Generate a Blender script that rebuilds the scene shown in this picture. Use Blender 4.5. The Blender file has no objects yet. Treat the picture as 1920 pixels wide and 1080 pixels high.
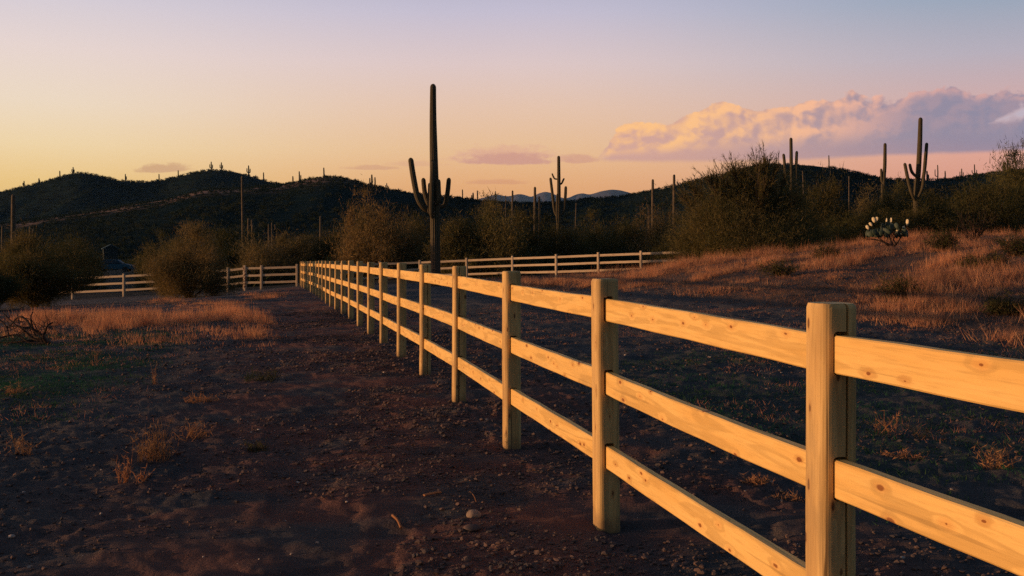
import bpy, bmesh, math, random
import numpy as np
from mathutils import Vector, Matrix
R = math.radians
rs = np.random.RandomState(7); random.seed(7)
scn = bpy.context.scene
COL = scn.collection
CAMZ, F, HY = 1.545, 1900.0, 475.0       # eye height, focal length in photo pixels, horizon row

# ------------------------------------------------------------------ basics
def tag(o, label=None, cat=None, group=None, kind=None):
    if label: o['label'] = label
    if cat: o['category'] = cat
    if group: o['group'] = group
    if kind: o['kind'] = kind
    return o
def link(o, parent=None):
    COL.objects.link(o)
    if parent is not None: o.parent = parent
    return o
def empty(name, loc, rz=0, label=None, cat=None, group=None):
    o = bpy.data.objects.new(name, None); o.empty_display_size = .3
    o.location = loc; o.rotation_euler = (0, 0, rz)
    return tag(link(o), label, cat, group)
def mesh(name, V, Fs, mat, smooth=False, attrs=None):
    """V (n,3) array, Fs list of int arrays (m,k)"""
    me = bpy.data.meshes.new(name)
    V = np.asarray(V, dtype=np.float32)
    me.vertices.add(len(V)); me.vertices.foreach_set('co', V.ravel())
    li, st, tot = [], [], 0
    for f in Fs:
        f = np.asarray(f, dtype=np.int32)
        if len(f) == 0: continue
        k = f.shape[1]; li.append(f.ravel()); st.append(tot + np.arange(len(f), dtype=np.int32) * k); tot += f.size
    li = np.concatenate(li); st = np.concatenate(st)
    me.loops.add(len(li)); me.loops.foreach_set('vertex_index', li)
    me.polygons.add(len(st)); me.polygons.foreach_set('loop_start', st)
    if attrs:
        for k, a in attrs.items():
            at = me.attributes.new(k, 'FLOAT', 'POINT'); at.data.foreach_set('value', np.asarray(a, dtype=np.float32))
    me.update(calc_edges=True); me.validate()
    me.polygons.foreach_set('use_smooth', np.full(len(me.polygons), smooth))
    if mat: me.materials.append(mat)
    return me
def obj(name, me, parent=None, loc=(0, 0, 0), rot=(0, 0, 0)):
    o = bpy.data.objects.new(name, me); o.location = loc; o.rotation_euler = rot
    return link(o, parent)
def copy_tree(o, parent=None):
    c = o.copy(); COL.objects.link(c); c.parent = parent
    for ch in o.children: copy_tree(ch, c)
    return c
def join(parts):
    """list of (V, [F...]) -> one (V, [F...])"""
    Vs, Fs, n = [], [], 0
    for V, fs in parts:
        Vs.append(V)
        for f in fs: Fs.append(np.asarray(f) + n)
        n += len(V)
    return np.concatenate(Vs), Fs

# ------------------------------------------------------------------ noise and terrain
def _h(ix, iy, seed):
    h = (ix.astype(np.int64) * 374761393 + iy.astype(np.int64) * 668265263 + seed * 974634777) & 0xffffffff
    h = ((h ^ (h >> 13)) * 1274126177) & 0xffffffff
    return ((h ^ (h >> 16)) & 0xffff) / 65535.0
def vn(x, y, seed=0):
    x = np.asarray(x, dtype=float); y = np.asarray(y, dtype=float)
    ix = np.floor(x); iy = np.floor(y); fx = x - ix; fy = y - iy
    fx = fx * fx * (3 - 2 * fx); fy = fy * fy * (3 - 2 * fy)
    a = _h(ix, iy, seed); b = _h(ix + 1, iy, seed); c = _h(ix, iy + 1, seed); d = _h(ix + 1, iy + 1, seed)
    return (a * (1 - fx) + b * fx) * (1 - fy) + (c * (1 - fx) + d * fx) * fy
def fbm(x, y, o=4, seed=0):
    s = 0; a = .5; t = 0
    for i in range(o):
        s = s + a * vn(x * 2 ** i + 17.3 * i, y * 2 ** i - 9.1 * i, seed + i); t += a; a *= .5
    return s / t
def ss(a, b, x):
    t = np.clip((np.asarray(x, dtype=float) - a) / (b - a), 0, 1); return t * t * (3 - 2 * t)
_zx = [-60, -30, -26.4, -23, -16.4, -12, -2.7, 0, 2.5, 4.7, 6.9, 8.9, 10.8, 16, 30, 60]
_zz = [-1.7, -1.35, -1.22, -1.04, -.69, -.37, -.11, .01, .09, .2, .3, .37, .44, 1.3, 2.2, 2.8]
_rx = [-4, -1.3, 1.8, 3.6, 5.3, 7.1, 9.7, 11.9, 14.1, 16.4, 21, 30, 60]
_rz = [-.1, .05, .32, .55, .78, 1.08, 1.38, 1.55, 1.85, 2.05, 2.3, 2.6, 3.0]
def G(x, y):
    x = np.asarray(x, dtype=float); y = np.asarray(y, dtype=float)
    return G0(x, y) + np.interp(y, _cy, _cz) * np.exp(-((x - np.interp(y, _cy, _cx)) / 2.2) ** 2)
_cy, _cz, _cx = [0., 1.], [0., 0.], [0., 0.]
def G0(x, y):
    A = ss(5, 57, y) * np.interp(x, _zx, _zz)
    far = ss(62, 150, y); A = A * (1 - far) + far * (-.9 + .0 * x)
    w = ss(-4, 0, x) * ss(15, 42, y) * (1 - ss(43, 53, y))
    B = (np.interp(x, _rx, _rz) - A) * w
    u = (fbm(x / 4.2, y / 2.2, 3, 5) - .5) * .26 * ss(-2, 6, x) * ss(16, 26, y) * (1 - ss(46, 60, y))
    u = u + (fbm(x / 3.5, y / 3.5, 3, 9) - .5) * .10 * ss(4, 12, y)
    return A + B + u
def micro(x, y):
    r = np.hypot(x, y); f = 1 - ss(28, 60, r)
    m = (fbm(x / .9, y / .7, 3, 21) - .5) * .055 + (fbm(x / .24, y / .2, 3, 31) - .5) * .045
    f2 = 1 - ss(14, 30, r)
    rough = .35 + .9 * ss(.42, .62, fbm(x / 2.3, y / 2.3, 2, 77))
    m = m + (fbm(x / .07, y / .07, 2, 41) - .5) * .032 * f2 * rough
    m = m + (fbm(x / .42, y / .15, 3, 88) - .5) * .030 + (fbm(x / .13, y / .06, 2, 89) - .5) * .010
    # broad scuffs from hooves on the dirt track
    m = m - .02 * ss(.64, .74, vn(x / .33, y / .4, 55)) * ss(-4.5, -1, x + .23 * (y - 4))
    return m * f * (.8 + .2 * ss(2, 9, r))
def g(x, y): return float(G(x, y))
def WX(px, Y): return (px - 960) / F * Y
def WZ(py, Y): return CAMZ + (HY - py) / F * Y

pxs = [1556, 1137, 959.5, 860.5, 797, 752.5, 719.5, 695, 675, 658, 644, 631.5, 621.5, 613.5, 606.5, 600, 594.3, 589, 584.2, 579.6, 575.4, 571.6, 568, 565]
ybs = [1352, 988, 839, 752.5, 704, 670.5, 644, 625.5, 611, 598, 589, 580.5, 574, 568, 563, 558.5, 554.5, 551, 548, 545.5, 543, 541, 539, 537]
mainp = [(1.595, 1.04, 0.0)]
for n, (px, yb) in enumerate(zip(pxs, ybs)):
    Y = 3.38 + 2.34 * n; z = CAMZ - (yb - HY) / F * Y; mainp.append((WX(px, Y), Y, z))
zs = [p[2] for p in mainp]
mainp = [(x, y, (zs[max(i - 1, 0)] + 2 * z + zs[min(i + 1, len(zs) - 1)]) / 4 if i > 3 else z) for i, (x, y, z) in enumerate(mainp)]
_cx = [p[0] for p in mainp]; _dz = [p[2] - float(G0(p[0], p[1]) + micro(p[0], p[1])) for p in mainp]
_cy = [p[1] for p in mainp] + [62.]; _cz = _dz + [0.]; _cx = _cx + [_cx[-1]]
# ------------------------------------------------------------------ node helpers
def lin(c, a=1.0):
    return tuple(((v / 255) / 12.92 if v / 255 <= .04045 else ((v / 255 + .055) / 1.055) ** 2.4) for v in c) + (a,)
class NT:
    def __init__(s, nt): s.nt = nt; s.n = nt.nodes; s.l = nt.links
    def put(s, sock, v):
        if v is None: return
        if isinstance(v, bpy.types.NodeSocket): s.l.new(v, sock)
        else: sock.default_value = v
    def node(s, t, ins=None, **kw):
        nd = s.n.new(t)
        for k, v in kw.items(): setattr(nd, k, v)
        for k, v in (ins or {}).items(): s.put(nd.inputs[k], v)
        return nd
    def m(s, op, a, b=None, c=None, clamp=False):
        nd = s.n.new('ShaderNodeMath'); nd.operation = op; nd.use_clamp = clamp
        s.put(nd.inputs[0], a); s.put(nd.inputs[1], b); s.put(nd.inputs[2], c); return nd.outputs[0]
    def smooth(s, v, a, b, to0=0.0, to1=1.0):
        nd = s.node('ShaderNodeMapRange', {'Value': v, 'From Min': a, 'From Max': b, 'To Min': to0, 'To Max': to1}, interpolation_type='SMOOTHSTEP')
        return nd.outputs[0]
    def mix(s, f, a, b, bt='MIX'):
        nd = s.n.new('ShaderNodeMix'); nd.data_type = 'RGBA'; nd.blend_type = bt
        s.put(nd.inputs[0], f); s.put(nd.inputs[6], a); s.put(nd.inputs[7], b); return nd.outputs[2]
    def ramp(s, f, stops, interp='LINEAR'):
        nd = s.n.new('ShaderNodeValToRGB'); cr = nd.color_ramp; cr.interpolation = interp
        while len(cr.elements) < len(stops): cr.elements.new(.5)
        for e, (p, c) in zip(cr.elements, stops): e.position = p; e.color = c
        s.put(nd.inputs[0], f); return nd.outputs[0]
    def noise(s, vec, scale, detail=4, rough=.5, dist=0.0):
        return s.node('ShaderNodeTexNoise', {'Vector': vec, 'Scale': scale, 'Detail': detail, 'Roughness': rough, 'Distortion': dist}).outputs[0]
    def vmul(s, vec, k):
        nd = s.n.new('ShaderNodeVectorMath'); nd.operation = 'MULTIPLY'; s.put(nd.inputs[0], vec); nd.inputs[1].default_value = k; return nd.outputs[0]
    def vadd(s, vec, k):
        nd = s.n.new('ShaderNodeVectorMath'); nd.operation = 'ADD'; s.put(nd.inputs[0], vec); s.put(nd.inputs[1], k); return nd.outputs[0]
    def comb(s, x, y, z=0.0): return s.node('ShaderNodeCombineXYZ', {'X': x, 'Y': y, 'Z': z}).outputs[0]
    def bump(s, h, strength, dist): return s.node('ShaderNodeBump', {'Height': h, 'Strength': strength, 'Distance': dist}).outputs[0]
def newmat(name):
    m = bpy.data.materials.new(name); m.use_nodes = True
    t = NT(m.node_tree); b = m.node_tree.nodes['Principled BSDF']; b.inputs['Specular IOR Level'].default_value = .2
    b.inputs['Roughness'].default_value = .85
    return m, t, b

# ------------------------------------------------------------------ materials
def mat_wood(name, light, mid, knotc, post=False):
    m, t, b = newmat(name)
    oc = t.node('ShaderNodeTexCoord').outputs['Object']
    rnd = t.node('ShaderNodeObjectInfo').outputs['Random']
    off = t.comb(t.m('MULTIPLY', rnd, 37.0), t.m('MULTIPLY', rnd, 11.0), t.m('MULTIPLY', rnd, 23.0))
    p = t.vadd(oc, off)
    k = (6, 6, .55) if post else (.55, 6, 6)
    st = t.vmul(p, k)
    n1 = t.noise(st, 2.2, 5, .6, .6)
    # knots: sparse spots with swirls of grain round them
    px_, py_, pz_ = t.node('ShaderNodeSeparateXYZ', {'Vector': p}).outputs
    vs = t.comb(t.m('MULTIPLY', t.m('SUBTRACT', px_, py_), 9.0), t.m('MULTIPLY', pz_, 3.4)) if post else t.comb(t.m('MULTIPLY', px_, 3.1), t.m('MULTIPLY', pz_, 7.0))
    vor = t.node('ShaderNodeTexVoronoi', {'Vector': vs, 'Scale': 1.0, 'Randomness': 1.0}, voronoi_dimensions='2D')
    kd = t.m('ADD', vor.outputs['Distance'], t.m('MULTIPLY', t.m('SUBTRACT', t.noise(p, 45, 3), .5), .07))
    big_ = t.smooth(t.noise(p, 2.3, 1), .35, .65, .022, .07)
    knot = t.smooth(t.m('DIVIDE', kd, big_), .65, 1.15, 1.0, 0.0)
    halo = t.smooth(kd, .04, .26, 1.0, 0.0)
    gr = t.m('ADD', t.m('MULTIPLY', t.noise(st, 1.1, 3, .5, .2), 34.0), t.m('MULTIPLY', halo, 3.2))
    rings = t.m('SINE', gr)
    rings = t.smooth(rings, .1, 1.0)
    fine = t.noise(t.vmul(p, (60, 60, 3) if post else (3, 60, 60)), 2.0, 3, .6)
    c = t.mix(t.smooth(n1, .3, .7), light, mid)
    c = t.mix(t.m('MULTIPLY', rings, .38 if post else .46), c, tuple(v * .62 for v in mid[:3]) + (1,))
    c = t.mix(t.m('MULTIPLY', t.smooth(fine, .42, .78), .38), c, tuple(v * .5 for v in mid[:3]) + (1,))
    c = t.mix(t.m('MULTIPLY', t.smooth(kd, .03, .17, 1, 0), .34), c, (mid[0] * .75, mid[1] * .5, mid[2] * .4, 1))
    c = t.mix(t.m('MULTIPLY', knot, .9), c, knotc)
    # dirt and weather stains
    stain = t.smooth(t.noise(t.vmul(p, (3, 3, 1.2) if post else (1.2, 3, 3)), 1.6, 4, .6), .5, .75)
    c = t.mix(t.m('MULTIPLY', stain, .35 if post else .16), c, (.22, .16, .09, 1))
    chk = t.noise(t.vmul(p, (38, 38, .7) if post else (.7, 38, 38)), 1.0, 2, .5)
    c = t.mix(t.smooth(chk, .665, .70, 0, .75 if post else .25), c, (.07, .04, .02, 1))
    if post:
        z = t.node('ShaderNodeSeparateXYZ', {'Vector': oc}).outputs[2]
        d = t.m('ADD', z, t.m('MULTIPLY', t.noise(p, 14, 3), .16))
        c = t.mix(t.m('MULTIPLY', t.smooth(d, .22, .06), .6), c, (.09, .05, .035, 1))
    t.put(b.inputs['Base Color'], c)
    t.put(b.inputs['Roughness'], t.smooth(fine, .2, .8, .55, .8))
    h = t.m('ADD', t.m('MULTIPLY', fine, .6), t.m('MULTIPLY', rings, .4))
    t.put(b.inputs['Normal'], t.bump(h, .45, .002))
    return m
M = {}
M['rail'] = mat_wood('pine_rail', (.73, .47, .165, 1), (.68, .405, .125, 1), (.20, .06, .015, 1))
M['post'] = mat_wood('pine_post', (.66, .43, .17, 1), (.47, .285, .11, 1), (.12, .05, .02, 1), True)
M['rail_far'] = mat_wood('weathered_rail', (.52, .40, .28, 1), (.42, .31, .21, 1), (.2, .1, .05, 1))
M['post_far'] = mat_wood('weathered_post', (.52, .40, .28, 1), (.40, .29, .19, 1), (.15, .07, .04, 1), True)

def mat_ground():
    m, t, b = newmat('desert_dirt')
    pos = t.node('ShaderNodeNewGeometry').outputs['Position']
    A = lambda n: t.node('ShaderNodeAttribute', attribute_name=n).outputs['Fac']
    n = t.noise(pos, .7, 5, .62); f = t.noise(pos, 9, 5, .65); ff = t.noise(pos, 55, 3, .6)
    c = t.mix(t.smooth(n, .35, .65), (.076, .078, .086, 1), (.130, .112, .110, 1))
    c = t.mix(t.m('MULTIPLY', A('path'), t.smooth(t.noise(pos, 1.3, 4), .35, .6)), c, (.22, .105, .085, 1))
    c = t.mix(t.m('MULTIPLY', A('green'), t.smooth(f, .38, .62)), c, (.024, .080, .054, 1))
    c = t.mix(t.m('MULTIPLY', A('dry'), t.smooth(f, .3, .6)), c, (.17, .095, .06, 1))
    c = t.mix(A('far'), c, (.045, .040, .032, 1))
    c = t.mix(t.smooth(ff, .52, .75, 0, .55), c, (.13, .095, .08, 1))
    c = t.mix(t.smooth(f, .5, .25, 0, .45), c, (.045, .042, .046, 1))
    t.put(b.inputs['Base Color'], c); b.inputs['Roughness'].default_value = 1.0; b.inputs['Specular IOR Level'].default_value = .04
    h = t.m('ADD', t.m('MULTIPLY', t.noise(pos, 22, 6, .7), 1.0), t.m('MULTIPLY', ff, .5))
    t.put(b.inputs['Normal'], t.bump(h, 1.0, .08))
    return m
M['ground'] = mat_ground()
def mat_simple(name, c1, c2, scale, rough=.9, bump=0, bscale=8, spec=.15):
    m, t, b = newmat(name)
    oc = t.node('ShaderNodeTexCoord').outputs['Object']
    c = t.mix(t.smooth(t.noise(oc, scale, 5, .6), .32, .68), c1 + (1,), c2 + (1,))
    t.put(b.inputs['Base Color'], c); b.inputs['Roughness'].default_value = rough; b.inputs['Specular IOR Level'].default_value = spec
    if bump: t.put(b.inputs['Normal'], t.bump(t.noise(oc, bscale, 4), .7, bump))
    return m
def mat_leaf(name, c1, c2, scale, trans=.3, c3=None):
    m, t, b = newmat(name)
    oc = t.node('ShaderNodeTexCoord').outputs['Object']
    oi = t.node('ShaderNodeObjectInfo').outputs['Random']
    c = t.mix(t.smooth(t.noise(oc, scale, 3, .6), .35, .65), c1 + (1,), c2 + (1,))
    if c3: c = t.mix(t.smooth(t.noise(oc, scale * 6, 2, .5), .45, .7, 0, .7), c, c3 + (1,))
    c = t.mix(1.0, c, t.mix(oi, (.8, .85, .8, 1), (1.15, 1.0, .9, 1)), 'MULTIPLY')
    out = m.node_tree.nodes['Material Output']; m.node_tree.nodes.remove(b)
    d = t.node('ShaderNodeBsdfDiffuse', {'Color': c}); tr = t.node('ShaderNodeBsdfTranslucent', {'Color': c})
    mx = t.node('ShaderNodeMixShader', {0: trans, 1: d.outputs[0], 2: tr.outputs[0]})
    t.l.new(mx.outputs[0], out.inputs['Surface']); return m
M['leaf_olive'] = mat_leaf('olive_twigs', (.14, .115, .048), (.078, .080, .034), .9, .3, (.22, .16, .07))
M['leaf_brown'] = mat_leaf('brown_twigs', (.21, .15, .068), (.11, .095, .045), .8, .3, (.30, .205, .095))
M['leaf_dark'] = mat_leaf('dark_leaves', (.055, .062, .028), (.085, .074, .032), .8, .25, (.13, .10, .045))
M['scrub'] = mat_leaf('scrub_leaves', (.026, .040, .022), (.055, .056, .026), .03, .15, (.08, .066, .035))
M['scrub_far'] = mat_leaf('hillside_leaves', (.014, .028, .026), (.026, .036, .028), .02, .1)
M['grass_dry'] = mat_leaf('dry_grass_blades', (.72, .33, .18), (.34, .155, .10), .6, .45, (.82, .45, .24))
M['grass_low'] = mat_leaf('low_grass_blades', (.28, .135, .09), (.13, .085, .06), .7, .35, (.40, .22, .13))
M['grass_green'] = mat_leaf('green_grass_blades', (.028, .105, .062), (.05, .09, .045), .8, .35)
M['tuft'] = mat_leaf('grey_green_tuft', (.06, .075, .04), (.11, .09, .05), 4, .35)
M['weed'] = mat_leaf('dry_weed_stalks', (.44, .24, .13), (.30, .16, .09), 3, .3)
M['bark'] = mat_simple('desert_bark', (.04, .028, .02), (.075, .05, .034), 6, .9, .01, 20)
M['deadwood'] = mat_simple('dead_wood', (.035, .022, .018), (.06, .035, .025), 5, .9, .01, 20)
M['stone'] = mat_simple('pale_stone', (.22, .15, .11), (.32, .24, .18), 8, .9, .01, 30)
M['clod'] = mat_simple('dirt_clods', (.058, .054, .057), (.15, .095, .078), 3, 1.0, spec=0)
M['pebble'] = mat_simple('pale_pebbles', (.30, .22, .18), (.42, .34, .29), 2, .9)
M['pad'] = mat_simple('prickly_pear_pads', (.02, .036, .024), (.035, .052, .03), 5, .6, .005, 60, .4)
M['pad_sun_tint'] = mat_simple('sun_tinted_pads', (.62, .50, .28), (.70, .56, .34), 8, .55, .004, 60, .4)  # lit copy of the pad skin: sunlight put into a pale colour
M['hill'] = mat_simple('hillside_soil', (.010, .020, .021), (.018, .026, .023), .05, 1.0, spec=0)
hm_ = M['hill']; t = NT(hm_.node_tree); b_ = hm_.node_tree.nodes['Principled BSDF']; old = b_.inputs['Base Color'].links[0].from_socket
t.put(b_.inputs['Base Color'], t.mix(t.node('ShaderNodeAttribute', attribute_name='track').outputs['Fac'], old, (.26, .16, .12, 1)))  # pale crest strip: low sun on the ridge put into the soil colour
M['mountain'] = mat_simple('mountain_rock', (.06, .055, .07), (.085, .075, .09), .003, 1.0, spec=0)
M['carpaint'] = mat_simple('blue_car_paint', (.02, .07, .11), (.025, .08, .12), 1, .7, 0, 8, .1)
M['glass'] = mat_simple('car_glass', (.03, .05, .07), (.035, .055, .075), 1, .6, 0, 8, .1)
M['rubber'] = mat_simple('black_rubber', (.02, .02, .02), (.025, .025, .025), 4, .8)
M['shedwall'] = mat_simple('shed_wall', (.02, .03, .03), (.03, .035, .035), 3, .8)
M['shedroof'] = mat_simple('shed_roof_sheet', (.10, .15, .17), (.10, .15, .17), 2, .8, 0, 8, .05)
def mat_saguaro():
    m, t, b = newmat('saguaro_skin')
    oc = t.node('ShaderNodeTexCoord').outputs['Object']
    rib = t.node('ShaderNodeAttribute', attribute_name='rib').outputs['Fac']
    z = t.node('ShaderNodeSeparateXYZ', {'Vector': oc}).outputs[2]
    n = t.noise(oc, 3, 4, .6)
    c = t.mix(t.smooth(n, .3, .7), (.026, .032, .018, 1), (.042, .044, .024, 1))
    c = t.mix(t.m('MULTIPLY', rib, .6), c, (.19, .115, .065, 1))
    wood = t.smooth(t.m('ADD', z, t.m('MULTIPLY', n, 2.0)), 3.8, 1.4, 0, .7)
    c = t.mix(wood, c, (.13, .07, .045, 1))
    t.put(b.inputs['Base Color'], c); b.inputs['Roughness'].default_value = .75
    t.put(b.inputs['Normal'], t.bump(t.noise(oc, 30, 3), .5, .02)); return m
M['saguaro'] = mat_saguaro()
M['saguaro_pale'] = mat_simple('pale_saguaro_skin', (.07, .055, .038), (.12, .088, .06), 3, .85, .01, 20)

# ------------------------------------------------------------------ ground, hills, mountains
def build_ground():
    az = np.concatenate([np.linspace(-180, -75, 22)[:-1], np.linspace(-75, -31, 34)[:-1], np.linspace(-31, 31, 430)[:-1], np.linspace(31, 75, 34)[:-1], np.linspace(75, 180, 22)[:-1]])
    az = np.radians(az); na = len(az)
    r = np.concatenate([[.05], np.geomspace(.8, 60, 560), np.geomspace(63, 11000, 84)]); nr = len(r)
    Rr, Az = np.meshgrid(r, az, indexing='ij')
    X = Rr * np.sin(Az); Y = Rr * np.cos(Az)
    Z = G(X, Y) + micro(X, Y)
    far = ss(90, 200, Rr); Z = Z * (1 - far) + far * (-.9 - .5 * ss(300, 3000, Rr))
    V = np.stack([X, Y, Z], -1).reshape(-1, 3)
    i = np.arange(nr - 1)[:, None] * na; j = np.arange(na)[None]; j2 = (j + 1) % na
    Q = np.stack([i + j, i + j2, i + na + j2, i + na + j], -1).reshape(-1, 4)
    x, y = V[:, 0], V[:, 1]
    fx = -.215 * (y - 4)                    # line of the fence
    path = ss(-3.0, -1.0, x - fx) * (1 - ss(1.9, 2.6, x - fx)) * (1 - ss(50, 60, y)) * .9
    left = ss(-2.2, -3.6, x - fx) if False else 1 - ss(-4.0, -2.6, x - fx)
    green = left * ss(7, 12, y) * (1 - ss(19, 24, y)) * ss(.25, .46, fbm(x / 2, y / 2, 3, 3)) + ss(2.3, 3.2, x - fx) * ss(4, 6, y) * (1 - ss(14, 18, y)) * ss(.45, .62, fbm(x / 1.5, y / 1.5, 3, 4)) * .4
    dry = np.maximum(bank_mask(x, y), patch_mask(x, y)) * .9
    me = mesh('ground', V, [Q[:, ::-1]], M['ground'], True, {'path': path, 'green': green, 'dry': dry, 'far': ss(56, 64, y)})
    tag(obj('ground', me), kind='structure')
def bank_mask(x, y):
    yb = np.interp(x, [-3, 0, 3, 6, 8, 10, 14, 40], [58, 43, 34, 27, 20, 15, 11, 8])
    return ss(-5, 2, y - yb) * (1 - ss(52, 58, y)) * ss(-3, 0, x)
def patch_mask(x, y):
    y = np.maximum(y, 1); px = 960 + F * x / y; py = HY + (CAMZ - G(x, y)) * F / y
    px = px + (fbm(x / 1.3, y / 1.3, 3, 301) - .5) * 60; py = py + (fbm(x / 1.1 + 7, y / 1.1, 3, 302) - .5) * 22
    m = 0 * px
    for (ax, ay, bx, by, w, k) in ((60, 602, 280, 602, 9, 1.), (170, 622, 430, 594, 9, 1.), (420, 588, 485, 603, 11, 1.), (240, 640, 330, 640, 6, .55), (330, 628, 480, 640, 8, .35), (470, 636, 500, 632, 5, .8), (300, 570, 430, 570, 5, .45), (490, 556, 520, 554, 3, .7), (20, 618, 120, 632, 8, .4), (80, 600, 470, 632, 20, .22)):
        t_ = np.clip((px - ax) / (bx - ax), 0, 1); yy = ay + (by - ay) * t_; dx = np.maximum(0, np.maximum(ax - px, px - bx)) / 22
        m = np.maximum(m, k * np.exp(-((py - yy) / w) ** 2 - dx ** 2))
    return m * (y > 15) * (y < 45)
def silhouette(pts, k=1.0):
    xs = [p[0] for p in pts]; ys = [p[1] for p in pts]
    def f(px):
        a = np.interp(px, xs, ys)
        return (np.interp(px - 14 * k, xs, ys) + a * 2 + np.interp(px + 14 * k, xs, ys) + np.interp(px - 26 * k, xs, ys) * .5 + np.interp(px + 26 * k, xs, ys) * .5) / 5
    return f
SIL_BACK = silhouette([(-700, 430), (-300, 400), (-100, 382), (0, 362), (40, 352), (75, 344), (110, 333), (150, 323), (175, 327), (210, 337), (250, 342.5), (290, 341.5), (330, 333), (370, 322), (400, 319), (430, 320), (470, 330), (510, 344), (560, 352), (700, 372), (900, 400), (1100, 460)])
SIL_FRONT = silhouette([(-700, 470), (-200, 440), (0, 420), (60, 413), (110, 405), (160, 399), (210, 390), (250, 383), (300, 376), (345, 365), (370, 357), (420, 355), (480, 352), (530, 347), (570, 338), (610, 330.5), (650, 335), (690, 347), (740, 357), (800, 365), (860, 371), (920, 380), (1000, 382), (1060, 380), (1110, 371), (1160, 371), (1198, 361), (1243, 354), (1277, 344), (1346, 330), (1397, 316), (1449, 308.5), (1500, 308.5), (1552, 314), (1604, 323), (1638, 332), (1690, 338), (1758, 339), (1810, 333), (1861, 325), (1920, 320), (2050, 312), (2300, 330), (2700, 380), (3100, 440)])
SIL_MTN = silhouette([(700, 420), (820, 392), (890, 374), (915, 367), (930, 363), (945, 366), (955, 367), (972, 362), (985, 364), (996, 369), (1008, 362), (1020, 358), (1030, 359), (1042, 364), (1056, 371), (1066, 370), (1080, 363), (1093, 360.5), (1104, 364), (1112, 362), (1128, 357), (1146, 354), (1162, 355), (1178, 359), (1195, 365), (1230, 375), (1330, 385), (1500, 410), (1700, 440)], .25)
HILLS = {'front': (SIL_FRONT, 185., 420., 540., -800, 3200), 'back': (SIL_BACK, 520., 820., 1000., -800, 1100)}
def _peak(y0, yc):
    Y = np.linspace(y0, yc, 400); z = (-3.5 + 35 * ss(y0, yc, Y) ** .9 - CAMZ) / Y; return (31.5 - CAMZ) / yc / z.max()
HK = {k: _peak(v[1], v[2]) for k, v in HILLS.items()}
def hill_z(which, px, Y):
    f, y0, yc, y1, _, _ = HILLS[which]
    zc = WZ(f(px), yc) * HK[which]; base = -3.5
    t = np.where(Y < yc, ss(y0, yc, Y) ** .9, 1 - ss(yc, y1, Y) * .85)
    X = (px - 960) / F * Y
    amp = 1.6 if which == 'front' else 3.0
    rel = (fbm(X / 45 + 3, Y / 60, 4, 13) - .5) * amp * 2 * np.clip(t * (1 - t) * 4 + .0, 0, 1)
    gul = -np.abs(fbm(X / 26, Y / 130, 3, 19) - .5) * amp * 3.0 * np.clip(t * (1 - t) * 4, 0, 1)
    return base + (zc - base) * t + rel + gul
def build_hill(which, name):
    f, y0, yc, y1, a, b = HILLS[which]
    px = np.linspace(a, b, 420); Y = np.concatenate([np.linspace(y0, yc, 90), np.linspace(yc, y1, 10)[1:]])
    P, YY = np.meshgrid(px, Y); X = (P - 960) / F * YY; Z = hill_z(which, P, YY)
    V = np.stack([X, YY, Z], -1).reshape(-1, 3); n = len(px)
    i = np.arange(len(Y) - 1)[:, None] * n; j = np.arange(n - 1)[None]
    Q = np.stack([i + j, i + j + 1, i + n + j + 1, i + n + j], -1).reshape(-1, 4)
    tr = ss(-60, 60, P) * (1 - ss(560, 720, P)) * ss(.84, .90, YY / yc) * (1 - ss(.985, 1.0, YY / yc)) * ss(.38, .6, fbm(X / 7, YY / 5, 3, 44)) if which == 'front' else P * 0  # tr masks the sunlit strip painted along the front ridge's crest
    tag(obj(name, mesh(name, V, [Q], M['hill'], True, {'track': tr.ravel()})), kind='structure')  # the attribute carries painted crest light, not a dirt road
def build_mountains():
    px = np.linspace(700, 1700, 300); y0, yc, y1 = 7000., 9000., 10200.; Y = np.concatenate([np.linspace(y0, yc, 40), np.linspace(yc, y1, 8)[1:]])
    P, YY = np.meshgrid(px, Y); X = (P - 960) / F * YY
    t = np.where(YY < yc, ss(y0, yc, YY), 1 - ss(yc, y1, YY) * .7)
    pk = SIL_MTN(P); zc = WZ(pk, yc) * .985
    Z = -6 + (zc + 6) * t + (fbm(X / 260, YY / 500, 4, 3) - .5) * 150 * t * (1 - t) * 4
    V = np.stack([X, YY, Z], -1).reshape(-1, 3); n = len(px)
    i = np.arange(len(Y) - 1)[:, None] * n; j = np.arange(n - 1)[None]
    Q = np.stack([i + j, i + j + 1, i + n + j + 1, i + n + j], -1).reshape(-1, 4)
    tag(obj('mountains', mesh('mountains', V, [Q], M['mountain'], True)), kind='structure')
build_ground()
build_hill('front', 'near_hills'); build_hill('back', 'far_hill'); build_mountains()

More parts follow.
